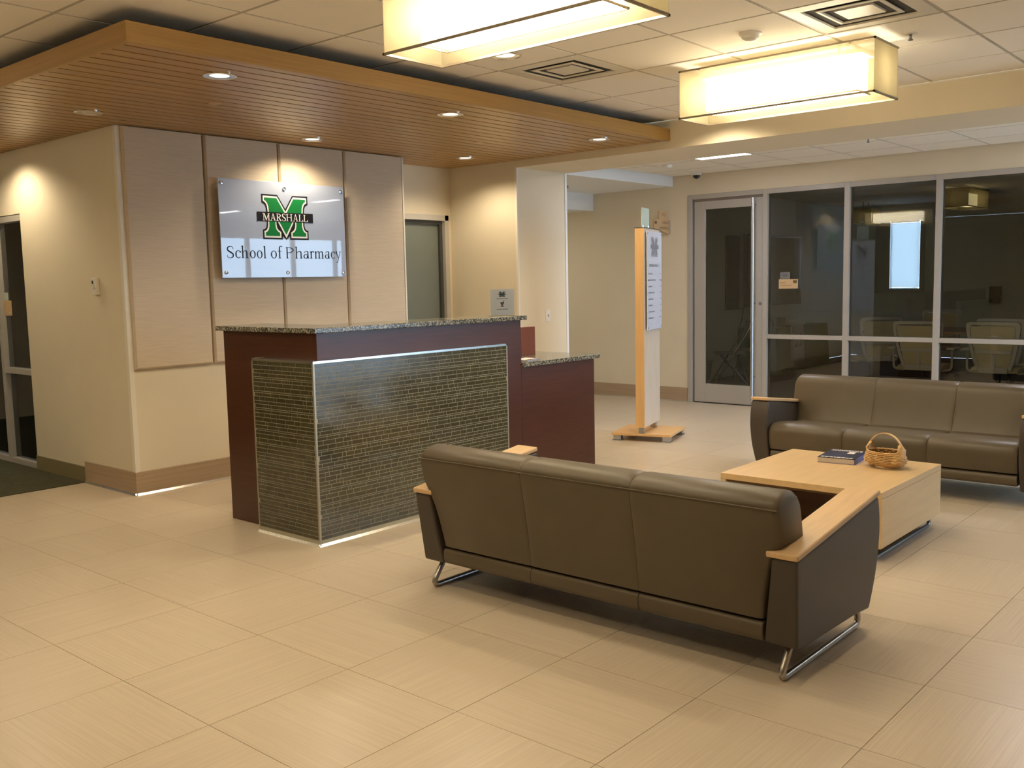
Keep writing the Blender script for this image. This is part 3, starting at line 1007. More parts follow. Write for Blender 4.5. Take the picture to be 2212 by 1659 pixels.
def glyph(I, c, a, b, z, cap, xh, t, s):
    w = b - a
    m_ = (a + b) / 2
    sw = t * 2.3

    def stem(x, z0, z1, foot=True, head=None):
        I.rect(x - t / 2, z0, x + t / 2, z1)
        if foot:
            I.rect(x - sw / 2, z0, x + sw / 2, z0 + s)
        if head == 'flag':
            I.poly((x - t * 1.3, z1 - s * 1.8), (x - t / 2, z1 - s * 2.2), (x - t / 2, z1), (x - t * 0.3, z1))
        if head == 'slab':
            I.rect(x - sw / 2, z1 - s, x + sw / 2, z1)
    if c == 'S':
        hh = cap
        I.ribbon([(a + w * .90, z + hh * .76), (a + w * .80, z + hh * .94), (a + w * .50, z + hh * .985), (a + w * .17, z + hh * .88), (a + w * .17, z + hh * .66),
                  (a + w * .52, z + hh * .50), (a + w * .86, z + hh * .34), (a + w * .84, z + hh * .11), (a + w * .48, z + hh * .012), (a + w * .16, z + hh * .06), (a + w * .06, z + hh * .25)],
                 [s * .8, s, s, t * .9, t, t * 1.1, t, t * .9, s, s, s * .8])
    elif c == 'c':
        I.ring(m_ + w * .02, z + xh / 2, w / 2, xh / 2 + s * .2, t, s, 48, 318)
        I.ring(a + w * .86, z + xh * .80, t * .55, t * .6, t * .55, t * .6)
    elif c == 'o':
        I.ring(m_, z + xh / 2, w / 2, xh / 2 + s * .3, t, s)
    elif c in 'hnm':
        x1 = a + t * 1.1
        stem(x1, z, z + (cap * 1.06 if c == 'h' else xh), True, 'flag')
        if c == 'm':
            xs = [a + w * .5, b - t * 1.1]
        else:
            xs = [b - t * 1.1]
        px = x1
        for x in xs:
            I.ribbon([(px + t * .2, z + xh * .68), (px + (x - px) * .45, z + xh * .95), (x - t * .3, z + xh * .90), (x, z + xh * .62)], [s * .8, s * 1.2, t * .9, t])
            stem(x, z, z + xh * .66)
            px = x
    elif c == 'l':
        stem(m_, z, z + cap * 1.06, True, 'flag')
    elif c == 'f':
        x1 = a + w * .36
        stem(x1, z, z + cap * .85)
        I.ribbon([(x1, z + cap * .82), (x1 + w * .06, z + cap * 1.0), (x1 + w * .30, z + cap * 1.07), (b - w * .06, z + cap * 1.02)], [t, t * .9, s * 1.1, s * 1.5])
        I.rect(a, z + xh - s * 1.1, a + w * .80, z + xh)
    elif c == 'P':
        x1 = a + t * 1.15
        stem(x1, z, z + cap, True, 'slab')
        I.ring(x1 + w * .1, z + cap * .74, w * .74, cap * .26, t, s, -90, 90, 18)
        I.rect(x1, z + cap - s, x1 + w * .1, z + cap)
        I.rect(x1, z + cap * .48, x1 + w * .1, z + cap * .48 + s)
    elif c == 'R':
        x1 = a + t * 1.15
        stem(x1, z, z + cap, True, 'slab')
        I.ring(x1 + w * .1, z + cap * .74, w * .58, cap * .26, t, s, -90, 90, 18)
        I.rect(x1, z + cap - s, x1 + w * .1, z + cap)
        I.rect(x1, z + cap * .48, x1 + w * .1, z + cap * .48 + s)
        I.poly((x1 + w * .16, z + cap * .5), (x1 + w * .16 + t * 1.1, z + cap * .5), (b, z), (b - t * 1.5, z))
    elif c == 'a':
        x1 = b - t * .95
        I.rect(x1 - t / 2, z + s, x1 + t / 2, z + xh * .72)
        I.ribbon([(x1, z + xh * .68), (x1 - t * .2, z + xh * .90), (m_ - w * .05, z + xh * .99), (a + w * .14, z + xh * .80)], [t, t * .9, s, s * 1.5])
        I.ring(m_ - w * .10, z + xh * .29, w * .42, xh * .29 + s * .3, t, s, 40, 380, 20)
        I.poly((x1 - t / 2, z + s * 1.8), (x1 - t * .1, z), (b + t * .2, z + s * .4), (b, z + s * 1.2), (x1 + t / 2, z + s * 1.8))
    elif c == 'r':
        x1 = a + t * 1.15
        stem(x1, z, z + xh, True, 'flag')
        I.ribbon([(x1 + t * .2, z + xh * .66), (x1 + w * .30, z + xh * .94), (b - t * .5, z + xh * .93), (b, z + xh * .84)], [s * .7, s * 1.1, t * .9, t * .9])
    elif c == 'y':
        I.poly((a + w * .03, z + xh), (a + w * .03 + t * 1.15, z + xh), (m_ + t * .35, z + xh * .02), (m_ - t * .1, z + xh * .02))
        I.ribbon([(b - w * .10, z + xh), (m_ + t * .2, z + xh * .04), (m_ - w * .12, z - cap * .28), (a + w * .16, z - cap * .36)], [s, s * 1.1, s * 1.2, t * .9])
        I.rect(a - w * .02, z + xh - s, a + w * .32, z + xh)
        I.rect(b - w * .28, z + xh - s, b + w * .02, z + xh)
    elif c == 'M':
        x1, x2 = a + t * .8, b - t * 1.0
        I.rect(x1 - s / 2, z, x1 + s / 2, z + cap)
        I.rect(x1 - sw / 2, z, x1 + sw / 2, z + s)
        I.rect(x1 - sw * .55, z + cap - s, x1 + t, z + cap)
        stem(x2, z, z + cap, True, 'slab')
        I.poly((x1 - s / 2, z + cap), (x1 + t * 1.1, z + cap), (m_ + t * .5, z + cap * .08), (m_ - t * .4, z))
        I.poly((x2 - t * .4, z + cap), (x2 + t * .3, z + cap), (m_ + t * .1, z), (m_ - t * .4, z))
    elif c == 'A':
        I.poly((m_ - s * .6, z + cap), (m_ + t * .4, z + cap), (b - t * .5, z), (b - t * 1.8, z))
        I.poly((m_ - s * .6, z + cap), (m_ + s * .5, z + cap), (a + t + s * .5, z), (a + t - s * .5, z))
        I.rect(a + w * .26, z + cap * .32, b - w * .25, z + cap * .32 + s)
        I.rect(a, z, a + t * 2.1, z + s)
        I.rect(b - t * 2.3, z, b, z + s)
    elif c == 'H':
        x1, x2 = a + t * 1.15, b - t * 1.15
        stem(x1, z, z + cap, True, 'slab')
        stem(x2, z, z + cap, True, 'slab')
        I.rect(x1, z + cap * .5, x2, z + cap * .5 + s)
    elif c == 'L':
        x1 = a + t * 1.15
        stem(x1, z, z + cap, True, 'slab')
        I.poly((x1, z), (b, z), (b + s * .3, z + cap * .28), (b - s, z + cap * .28), (b - s * 1.6, z + s), (x1, z + s))


# ---- block letter emblem (x right, z up), centred on (0, 0), about 0.446 x 0.356
def mirror(h):
    return h + [(-x, z) for x, z in reversed(h) if abs(x) > 1e-6]


EM_BLACK = mirror([(0.0, 0.067), (-0.072, 0.176), (-0.224, 0.178), (-0.224, 0.108), (-0.210, 0.104), (-0.196, 0.092), (-0.187, 0.072), (-0.184, 0.045),
                   (-0.184, -0.062), (-0.190, -0.085), (-0.203, -0.098), (-0.222, -0.102), (-0.222, -0.177), (-0.037, -0.177), (-0.034, -0.150), (0.0, -0.180)])
EM_WHITE = mirror([(0.0, 0.045), (-0.077, 0.164), (-0.211, 0.165), (-0.211, 0.122), (-0.196, 0.116), (-0.182, 0.100), (-0.174, 0.078), (-0.171, 0.045),
                   (-0.171, -0.066), (-0.178, -0.092), (-0.192, -0.108), (-0.209, -0.113), (-0.209, -0.164), (-0.049, -0.164), (-0.049, -0.118), (-0.072, -0.104), (-0.086, -0.086), (-0.091, -0.06), (-0.091, -0.010),
                   (-0.068, -0.052), (0.0, -0.166)])
EM_GREEN = mirror([(0.0, 0.022), (-0.082, 0.150), (-0.199, 0.151), (-0.199, 0.132), (-0.184, 0.124), (-0.170, 0.106), (-0.162, 0.082), (-0.159, 0.045),
                   (-0.159, -0.070), (-0.166, -0.098), (-0.180, -0.116), (-0.196, -0.122), (-0.196, -0.150), (-0.061, -0.150), (-0.061, -0.124), (-0.080, -0.114), (-0.096, -0.094), (-0.102, -0.066), (-0.102, 0.012),
                   (-0.071, -0.024), (0.0, -0.138)])


def emblem(parent, cx, cz, sc, y, mats, band=True, prefix='emblem'):
    """layers printed one over the other, facing -y"""
    for nm_, P, mt, dy in (('outline', EM_BLACK, mats[0], 0), ('border', EM_WHITE, mats[1], -0.0006), ('letter', EM_GREEN, mats[2], -0.0012)):
        I = Ink()
        I.poly(*[(cx + x * sc, cz + z_ * sc) for x, z_ in P])
        I.build(prefix + '_' + nm_, mt, parent, y + dy)
    if band:
        I = Ink()
        I.rect(cx - 0.272 * sc, cz - 0.036 * sc, cx + 0.272 * sc, cz + 0.038 * sc)
        I.build(prefix + '_band', mats[0], parent, y - 0.0018)


# ---- the large wall sign
SX, SZ, SYF = 4.760, 1.577, 6.528
sign = thing('wall_sign_panel', 'large silver acrylic sign with green block M emblem on fabric wall panels', 'sign', (SX, SYF, SZ))
bx(-0.607, 0.0, 0.0, 0.607, 0.010, 0.759).build('sign_plate', M_silver, sign, bevel=0.002)
for (x, z) in ((4.182, 2.301), (4.755, 2.287), (5.328, 2.298), (4.188, 1.618), (4.760, 1.616), (5.331, 1.614)):
    so = MB().lathe([(0.001, 0.012), (0.012, 0.010), (0.014, 0.006), (0.014, 0.0)], 18)
    so.v = [(a, -c, b) for a, b, c in so.v]
    o = so.build('standoff_cap', M_chrome, sign, smooth=True)
    o.location = (x - SX, 0.0, z - SZ)
    q = MB().tube([(0, 0.01, 0), (0, 0.065, 0)], 0.008, 10).build('standoff_post', M_chrome, o, smooth=True)
emblem(sign, 0.0, 2.058 - SZ, 1.0, -0.0012, (M_pblack, M_pwhite, M_pgreen))
T0 = 4.4840


def fx(c):                 # crop column of the photograph's lettering -> sign coordinate
    tab = [(268, 4.200), (500, 4.342), (865, 4.562), (930, 4.603), (1080, 4.700), (1155, 4.749), (1468, 4.974), (1900, 5.262), (1975, 5.315)]
    for (a, p), (b, q) in zip(tab, tab[1:]):
        if a <= c <= b:
            return p + (q - p) * (c - a) / (b - a) - SX
    return (tab[0][1] if c < 268 else tab[-1][1]) - SX


I = Ink()
base = 1.730 - SZ
for ch, a, b in (('S', 268, 372), ('c', 390, 478), ('h', 482, 582), ('o', 608, 696), ('o', 714, 802), ('l', 815, 862), ('o', 930, 1018), ('f', 1034, 1106),
                 ('P', 1154, 1262), ('h', 1282, 1378), ('a', 1396, 1474), ('r', 1490, 1548), ('m', 1562, 1702), ('a', 1722, 1798), ('c', 1815, 1886), ('y', 1890, 1974)):
    glyph(I, ch, fx(a), fx(b), base, 0.091, 0.060, 0.0105, 0.0042)
I.build('lettering', M_pink, sign, -0.0012)
I = Ink()
bz = 2.0285 - SZ
wid = dict(M=1.35, A=1.15, R=1.05, S=0.78, H=1.25, L=0.92)
word = 'MARSHALL'
tot = sum(wid[c] for c in word) + 0.1 * (len(word) - 1)
x = -0.218
for c in word:
    w = 0.436 * wid[c] / tot
    glyph(I, c, x, x + w, bz, 0.058, 0.04, 0.0088, 0.0042)
    x += w + 0.1 * 0.436 / tot
I.build('emblem_lettering', M_pwhite, sign, -0.0036)

# ================================================================== SOFAS


def build_sofa(label, loc, rz):
    t = thing('sofa', label, 'sofa', loc, rz, 'taupe leather sofas with wooden arms')
    # back, three upholstered panels
    prof = crom([(-0.372, 0.226), (-0.392, 0.36), (-0.424, 0.56), (-0.440, 0.655), (-0.432, 0.688), (-0.400, 0.710), (-0.345, 0.720), (-0.290, 0.712), (-0.252, 0.685),
                 (-0.222, 0.60), (-0.190, 0.50), (-0.150, 0.40), (-0.115, 0.34), (-0.115, 0.30)], 3) + [(-0.20, 0.226)]

    def hw(z):
        if z > 0.515:
            return 0.93
        if z > 0.49:
            return 0.895 + 0.035 * (z - 0.49) / 0.025
        return 0.840 + 0.055 * (z - 0.22) / 0.27
    for (ya, yb) in ((-1, -0.2885), (-0.2885, 0.2885), (0.2885, 1)):
        rings = []
        st = [0, 0.012, 0.04, 0.5, 0.96, 0.988, 1] if abs(ya) == 1 or abs(yb) == 1 else [0, 0.02, 0.06, 0.5, 0.94, 0.98, 1]
        for s_ in st:
            edge = min(s_, 1 - s_)
            sh = 0.012 * (1 - min(1, edge / 0.04)) ** 2 * (2.6 if ((s_ < .5 and ya == -1) or (s_ > .5 and yb == 1)) else 0.55)
            r = []
            for (x, z) in prof:
                lo = -hw(z) if ya == -1 else ya + 0.0007
                hi = hw(z) if yb == 1 else yb - 0.0007
                cxm, czm = -0.29, 0.45
                dx, dz = cxm - x, czm - z
                n = math.hypot(dx, dz) or 1
                r.append((x + dx / n * sh, lo + (hi - lo) * s_, z + dz / n * sh * (0 if z < 0.24 else 1)))
            rings.append(r)
        MB().loft(rings).build('back_panel', M_leather, t, smooth=True, angle=50)
    MB().tube([(-0.4425, -0.925, 0.664), (-0.4425, 0.925, 0.664)], 0.003, 8).build('piping', M_leather, t, smooth=True)
    # seat, three upholstered panels
    sp = crom([(-0.20, 0.23), (-0.16, 0.375), (-0.05, 0.385), (0.14, 0.405), (0.28, 0.418), (0.345, 0.412), (0.385, 0.385), (0.398, 0.34), (0.392, 0.27), (0.375, 0.222)], 4)
    for (ya, yb) in ((-0.845, -0.2885), (-0.2885, 0.2885), (0.2885, 0.845)):
        rings = []
        for s_ in (0, 0.015, 0.05, 0.5, 0.95, 0.985, 1):
            edge = min(s_, 1 - s_)
            sh = 0.010 * (1 - min(1, edge / 0.05)) ** 2
            rings.append([(x - sh * (1 if x > 0.3 else 0), ya + 0.0007 + (yb - ya - 0.0014) * s_, z - sh * (1 if z > 0.3 else 0)) for x, z in sp])
        MB().loft(rings).build('seat_panel', M_leather, t, smooth=True, angle=50)
    # plinth rail under back and seat, split at the seams
    rp = crom([(-0.360, 0.138), (-0.374, 0.155), (-0.376, 0.19), (-0.366, 0.212), (-0.33, 0.2155)], 3) + [(0.33, 0.2155)] + crom([(0.36, 0.210), (0.372, 0.19), (0.372, 0.155), (0.355, 0.138)], 3)
    for (ya, yb) in ((-0.842, -0.2885), (-0.2885, 0.2885), (0.2885, 0.842)):
        MB().prism(rp, 'y', ya + 0.0008, yb - 0.0008).build('base_rail', M_leather, t, smooth=True, bevel=0.004, angle=45)
    MB().box(-0.30, -0.8, 0.128, 0.30, 0.8, 0.20).build('underside', M_seam, t)
    # arms
    low = [(-0.372, 0.138), (-0.30, 0.128), (0.20, 0.112), (0.335, 0.100)]
    front = crom([(0.335, 0.100), (0.372, 0.18), (0.402, 0.28), (0.413, 0.40), (0.400, 0.50), (0.372, 0.578)], 4)[1:]
    out = low + front + [(-0.414, 0.480)]
    for s_ in (-1, 1):
        rings = []
        for f, ins in ((0, 0), (1, 0)):
            r = []
            for (x, z) in out:
                k_ = (z - 0.12) / 0.46
                yo = 0.978 + 0.017 * min(1, max(0, k_))
                yi = (0.845 + 0.05 * min(1, max(0, (z - 0.22) / 0.27))) if x < 0.0 else 0.852
                r.append((x, s_ * (yo if f else yi), z))
            rings.append(r)
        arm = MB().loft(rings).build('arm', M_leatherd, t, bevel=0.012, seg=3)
        # wooden cap following the sloped top, notched round the back cushion
        capz = lambda x: 0.482 + (x + 0.414) / (0.372 + 0.414) * (0.580 - 0.482)
        y_o, y_i = s_ * 0.998, s_ * 0.858
        yn = s_ * 0.925
        pl = [(-0.420, s_ * 0.872), (-0.420, y_o), (0.384, y_o), (0.384, y_i), (-0.12, y_i), (-0.17, s_ * 0.862), (-0.21, s_ * 0.885), (-0.25, s_ * 0.898), (-0.30, s_ * 0.893), (-0.36, s_ * 0.878)]
        cp = MB()
        n = len(pl)
        cp.add([(x, y, capz(x)) for x, y in pl] + [(x, y, capz(x) + 0.024) for x, y in pl],
               [tuple(range(n - 1, -1, -1)), tuple(range(n, 2 * n))] + [(i, (i + 1) % n, n + (i + 1) % n, n + i) for i in range(n)])
        cp.build('arm_cap', M_beech, t, bevel=0.007, seg=3)
        # sled leg of bent tube
        leg = fillet([(-0.285, s_ * 0.9175, 0.14), (-0.318, s_ * 0.9175, 0.10), (-0.386, s_ * 0.9175, 0.014), (0.375, s_ * 0.9175, 0.014), (0.335, s_ * 0.9175, 0.12)], 0.05)
        MB().tube(leg, 0.0138, 12).build('sled_leg', M_tube, t, smooth=True)
    return t


build_sofa('long taupe leather sofa seen from behind in the foreground', (3.600, 2.4265, 0), 0.0)
build_sofa('long taupe leather sofa facing the viewer in front of the glass wall', (6.99, 2.36, 0), PI)

# ================================================================== COFFEE TABLE
ct = thing('coffee_table', 'square pale maple coffee table with open side and tubular runners', 'coffee table', (5.392, 2.2185, 0))
hx, hy = 0.480, 0.4635
bx(-hx, -hy, 0.345, hx, hy, 0.380).build('table_top', M_maple, ct, bevel=0.002)
for s_ in (-1, 1):
    bx(-hx, s_ * hy, 0.080, hx, s_ * (hy - 0.032), 0.3440).build('end_panel', M_maple, ct, bevel=0.002)
    pth = fillet([(-0.40, s_ * 0.41, 0.10), (-0.44, s_ * 0.41, 0.011), (0.455, s_ * 0.41, 0.011), (0.43, s_ * 0.41, 0.10)], 0.035)
    MB().tube(pth, 0.011, 10).build('runner', M_tubeb, ct, smooth=True)
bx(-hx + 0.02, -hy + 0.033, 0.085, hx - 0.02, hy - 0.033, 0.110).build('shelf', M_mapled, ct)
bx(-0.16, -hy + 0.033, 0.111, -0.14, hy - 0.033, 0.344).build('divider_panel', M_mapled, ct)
bx(-hx + 0.022, -hy + 0.033, 0.33, hx - 0.022, hy - 0.033, 0.3445).build('top_underside_shade', M_mapled, ct)  # dark sheet carrying painted shade below the top

# ---- book
bk = thing('paperback_book', 'thick paperback with dark blue cover lying on the coffee table', 'book', (5.69, 2.275, 0.380), math.radians(7))
bw, bd, bh = 0.150, 0.110, 0.034
bx(-bw, -bd + 0.004, 0.003, bw, bd - 0.002, bh - 0.003).build('pages', M_paper, bk)
bx(-bw - 0.001, -bd, 0.0, bw + 0.001, bd, 0.003).build('back_cover', M_bookblue, bk)
cv = bx(-bw - 0.001, -bd, bh - 0.003, bw + 0.001, bd, bh).build('front_cover', M_bookc, bk)
bx(-bw - 0.001, -bd - 0.001, 0.0, bw + 0.001, -bd + 0.0035, bh).build('spine', M_bookblue, bk)
M_cov2 = mat('book_cover_print', (0.85, 0.76, 0.72), 0.5)
bt = MB()
rg = random.Random(5)
for (x0, x1, dens) in ((-0.140, -0.118, 9), (0.10, 0.112, 6), (0.125, 0.135, 5)):
    y = 0.095
    while y > -0.09:
        w = rg.uniform(0.010, 0.022)
        bt.box(x0, y - w, bh, x1, y, bh + 0.001)
        y -= w + rg.uniform(0.004, 0.008)
bt.box(0.02, -0.06, bh, 0.085, -0.02, bh + 0.001)
bt.build('cover_print', M_cov2, cv)['kind'] = 'stuff'

# ---- basket
bs = thing('wicker_basket', 'small round wicker egg basket with arched handle on the coffee table', 'basket', (5.60, 1.985, 0.380), math.radians(-106))
bs.scale = (0.86, 0.86, 0.88)
RX, RY, ZB = 0.135, 0.108, 0.098      # long axis local x (handle ends)


def bowl(u, a):
    """u 0 bottom .. 1 rim, a angle"""
    th = PI * 0.5 * u
    r = 0.52 + 0.50 * math.sin(min(PI / 2, th * 1.7)) - 0.13 * max(0, u - 0.6) / 0.4
    lob = 1 + 0.10 * abs(math.cos(a)) ** 6
    z = ZB * u ** 1.25
    dip = 0.016 * math.cos(a) ** 2 * (1 - u)      # twin-lobed underside
    return (RX * r * lob * math.cos(a), RY * r * math.sin(a), 0.004 + z + max(0, 0.012 - dip) * (1 - u) * (0.6 if abs(math.cos(a)) > .5 else 1.0))


NA = 56
rows_ = []
wv = MB()
NR = 10
for k in range(NR):
    u = (k + 0.5) / NR
    path = []
    for j in range(NA):
        a = 2 * PI * j / NA
        x, y, z_ = bowl(u, a)
        wob = 1 + (0.035 if (j // 2 + k) % 2 else -0.022)
        path.append((x * wob, y * wob, max(0.004, z_)))
    wv.tube(path, 0.0043, 6, closed=True)
wv.build('woven_body', M_wicker, bs, smooth=True, angle=60)
rb = MB()
for j in range(14):
    a = 2 * PI * (j + 0.5) / 14
    rb.tube([(bowl(u, a)[0] * 0.985, bowl(u, a)[1] * 0.985, bowl(u, a)[2]) for u in (0.02, 0.2, 0.4, 0.6, 0.8, 1.0)], 0.0035, 6)
rb.build('ribs', M_wicker, bs, smooth=True)
lin = MB()
lin.loft([[(bowl(u, 2 * PI * j / 28)[0] * 0.95, bowl(u, 2 * PI * j / 28)[1] * 0.95, bowl(u, 2 * PI * j / 28)[2] + 0.002) for j in range(28)] for u in (0.0, 0.15, 0.35, 0.6, 0.8, 0.98)], cap=False)
lin.build('inner_lining', mat('basket_inside', (0.22, 0.11, 0.035), 0.7), bs, smooth=True)
rim = MB().tube([(bowl(1, 2 * PI * j / 48)[0], bowl(1, 2 * PI * j / 48)[1], bowl(1, 0)[2] + 0.003 + 0.002 * (j % 2)) for j in range(48)], 0.0055, 6, closed=True)
rim.build('rim', M_wicker, bs, smooth=True, angle=60)
hp = [(RX * 0.99 * math.cos(a), 0, 0.098 + 0.128 * math.sin(a)) for a in [PI * k / 24 for k in range(25)]]
hd = MB()
rings = []
for i, p in enumerate(hp):
    a = PI * i / 24
    n = (math.cos(a), math.sin(a))
    rings.append([(p[0] + n[0] * d, e_, p[2] + n[1] * d) for d, e_ in ((-0.003, -0.009), (0.003, -0.009), (0.004, 0.0), (0.003, 0.009), (-0.003, 0.009))])
hd.loft(rings).build('handle', M_wickerd, bs, smooth=True)
for s_ in (-1, 1):
    ear = MB()
    rr = []
    for u in (0.0, 0.2, 0.45, 0.7, 0.9, 1.0):        # woven triangular wrap where the handle meets the rim
        z_ = 0.045 + 0.125 * u
        w = 0.072 * (1 - u) ** 0.75 + 0.011
        if z_ < 0.098:
            xo = RX * (1.02 + 0.05 * (0.098 - z_) / 0.055)
        else:
            q = (z_ - 0.098) / 0.128
            xo = RX * math.sqrt(max(0.0, 1 - q * q)) + 0.004
        rr.append([(s_ * (xo + 0.006 - 0.042 * (v / 1.0) ** 2 * (1 if z_ < 0.11 else 0.25)), w * v, z_ - 0.012 * abs(v) * u) for v in (-1, -0.6, -0.2, 0.2, 0.6, 1)] +
                  [(s_ * (xo - 0.004 - 0.042 * (v / 1.0) ** 2 * (1 if z_ < 0.11 else 0.25)), w * v, z_ - 0.012 * abs(v) * u) for v in (1, 0.6, 0.2, -0.2, -0.6, -1)])
    ear.loft(rr).build('handle_wrap', M_wicker, bs, smooth=True, angle=60)

# ================================================================== DIRECTORY KIOSK
ks = thing('directory_stand', 'tall maple directory stand with white panel beside the hall opening', 'directory stand', (7.705, 4.968, 0), math.radians(17))
kh = 0.284
bx(-kh, -kh, 0.052, kh, kh, 0.074).build('base_board', M_mapleE, ks, bevel=0.002)
for sx in (-1, 1):
    for sy in (-1, 1):
        f = bx(sx * (kh - 0.012), sy * (kh - 0.012), 0.008, sx * (kh - 0.085), sy * (kh - 0.085), 0.052).build('foot', M_chrome2, ks, bevel=0.003)
        bx(sx * (kh - 0.004), sy * (kh - 0.004), 0.0, sx * (kh - 0.093), sy * (kh - 0.093), 0.008).build('foot_pad', M_chrome2, f, bevel=0.002)
K0, K1, KT = -0.30, 0.235, 0.042
for x0 in (K0 + 0.03, K1 - 0.10):
    bx(x0, -0.026, 0.075, x0 + 0.055, 0.026, 0.135).build('post_foot', M_chrome2, ks, bevel=0.002)
core = bx(K0 + 0.002, -KT, 0.135, K1, KT, 1.966).build('panel_core', M_mapleF, ks)
bx(K0, -KT, 0.135, K0 + 0.002, KT, 1.966).build('edge_band', M_mapleE, ks)
bx(K0 - 0.004, -KT - 0.004, 1.966, K1 + 0.004, KT + 0.004, 1.972).build('top_cap', M_tubeb, ks)
dp = bx(K0 + 0.035, -KT - 0.022, 1.035, K1 - 0.002, -KT - 0.016, 1.940).build('directory_panel', M_ppanel, ks, bevel=0.001)
for x0 in (K0 + 0.055, K1 - 0.022):
    for z_ in (1.055, 1.49, 1.92):
        q = MB().tube([(x0, -KT - 0.026, z_), (x0, -KT, z_)], 0.007, 10).build('standoff', M_chrome2, ks, smooth=True)
kc = (K0 + 0.035 + K1 - 0.002) / 2
M_pg2 = mat('print_grey_light', (0.42, 0.44, 0.50), 0.5)
emblem(ks, kc, 1.80, 0.50, -KT - 0.0225, (M_pgrey, M_pg2, M_pgrey))
I = Ink()
rg = random.Random(11)
x = kc - 0.175
while x < kc + 0.17:                       # heading: too small to read in the photograph
    w = rg.uniform(0.012, 0.022)
    I.rect(x, 1.615, x + w, 1.640)
    x += w + 0.006 + (0.018 if rg.random() < 0.15 else 0)
I.build('heading', M_pgrey, ks, -KT - 0.0225)
I = Ink()
for k in range(8):
    z_ = 1.545 - 0.0585 * k
    x = K0 + 0.075
    end = x + rg.choice([0.13, 0.16, 0.20, 0.25])
    while x < end:
        w = rg.uniform(0.008, 0.018)
        I.rect(x, z_, x + w, z_ + 0.013)
        x += w + 0.004
    x = K1 - 0.06 - (0.03 if k in (1, 7) else 0)
    while x < K1 - 0.03:
        I.rect(x, z_, x + 0.01, z_ + 0.013)
        x += 0.014
I.build('directory_lines', M_pgrey, ks, -KT - 0.0225)
fp = bx(-0.22, -0.004, 1.973, 0.02, 0.004, 2.155).build('frosted_plate', M_frost, ks, bevel=0.001)
for x0 in (-0.19, -0.01):
    MB().tube([(x0, 0, 1.972), (x0, 0, 1.995)], 0.009, 10).build('plate_clip', M_chrome, ks, smooth=True)

# ================================================================== SMALL THINGS
# acrylic sign holder on the counter
sh = thing('acrylic_sign_holder', 'small clear acrylic stand with printed card on the granite counter', 'sign holder', (5.19, 4.585, UH + 0.030), math.radians(-19))
w_, h_ = 0.100, 0.195
bx(-w_, 0.006, 0.0, w_, 0.009, h_).build('back_sheet', M_acrylic, sh)
bx(-w_, -0.001, 0.0, w_, 0.002, h_).build('front_sheet', M_acrylic, sh)
bx(-w_ + 0.004, 0.003, 0.006, w_ - 0.004, 0.0050, h_ - 0.004).build('card', mat('card_white', (0.88, 0.88, 0.90), 0.5), sh)
bx(-w_, 0.009, 0.0, w_, 0.06, 0.003).build('foot', M_acrylic, sh)
emblem(sh, 0.0, 0.155, 0.11, 0.0026, (mat('print_teal', (0.05, 0.09, 0.10), 0.5), M_pg2, mat('print_teal2', (0.06, 0.13, 0.12), 0.5)))
I = Ink()
x = -0.045
while x < 0.045:
    I.rect(x, 0.121, x + 0.006, 0.126)
    I.rect(x, 0.045, x + 0.007, 0.050)
    x += 0.0095
# mortar and pestle mark
I.poly((-0.016, 0.098), (0.016, 0.098), (0.013, 0.085), (0.005, 0.079), (0.006, 0.073), (0.014, 0.070), (0.014, 0.066), (-0.014, 0.066), (-0.014, 0.070), (-0.006, 0.073), (-0.005, 0.079), (-0.013, 0.085))
I.poly((0.002, 0.098), (0.014, 0.110), (0.018, 0.107), (0.010, 0.098))
I.build('card_print', mat('print_maroon', (0.10, 0.05, 0.06), 0.5), sh, 0.0026)
# papers on the lower counter
pp = thing('paper_pad', 'white notepad lying on the lower granite counter', 'paper', (5.47, 4.60, LH + 0.0328), math.radians(10))
bx(-0.10, -0.06, 0.0, 0.10, 0.07, 0.008).build('sheets', M_paperw, pp)
bx(-0.10, -0.065, 0.008, 0.10, -0.045, 0.010).build('binding', mat('pad_binding', (0.30, 0.12, 0.09), 0.6), pp)

# thermostat on the left wall
th_ = thing('thermostat', 'small white thermostat on the beige left wall', 'thermostat', (3.42, 7.045, 1.533))
bx(-0.030, -0.036, -0.062, 0.0, 0.036, 0.062).build('housing', M_white, th_, bevel=0.004)
q = bx(-0.032, 0.004, 0.018, -0.030, 0.024, 0.042).build('display', M_black, th_)
dl = MB().lathe([(0.018, 0.0), (0.018, 0.006), (0.014, 0.009), (0.001, 0.009)], 18)
dl.v = [(-c, a, b) for a, b, c in dl.v]
o = dl.build('dial', M_white, th_, smooth=True)
o.location = (-0.030, -0.002, -0.005)
# light switch on the opening jamb
sw_ = thing('light_switch', 'white light switch plate on the opening jamb above the low counter', 'switch', (7.595, 6.10, 1.157))
bx(-0.036, -0.006, -0.060, 0.036, 0.0, 0.060).build('plate', mat('switch_white', (0.80, 0.78, 0.74), 0.4), sw_, bevel=0.002)
bx(-0.006, -0.014, -0.012, 0.006, -0.006, 0.012).build('toggle', M_pg2, sw_)


def flat_text(txt, size, parent, loc, rot, mt, name='lettering', align='CENTER', sx=1.0):
    cu = bpy.data.curves.new(name, 'FONT')
    cu.body = txt
    cu.size = size
    cu.align_x = align
    cu.align_y = 'CENTER'
    tmp = bpy.data.objects.new('tmp', cu)
    COL.objects.link(tmp)
    dg = bpy.context.evaluated_depsgraph_get()
    me = bpy.data.meshes.new_from_object(tmp.evaluated_get(dg))
    bpy.data.objects.remove(tmp)
    bpy.data.curves.remove(cu)
    me.name = name
    me.materials.clear()
    me.materials.append(mt)
    o = bpy.data.objects.new(name, me)
    COL.objects.link(o)
    o.parent = parent
    o.location = loc
    o.rotation_euler = rot
    o.scale = (sx, 1, 1)
    return o


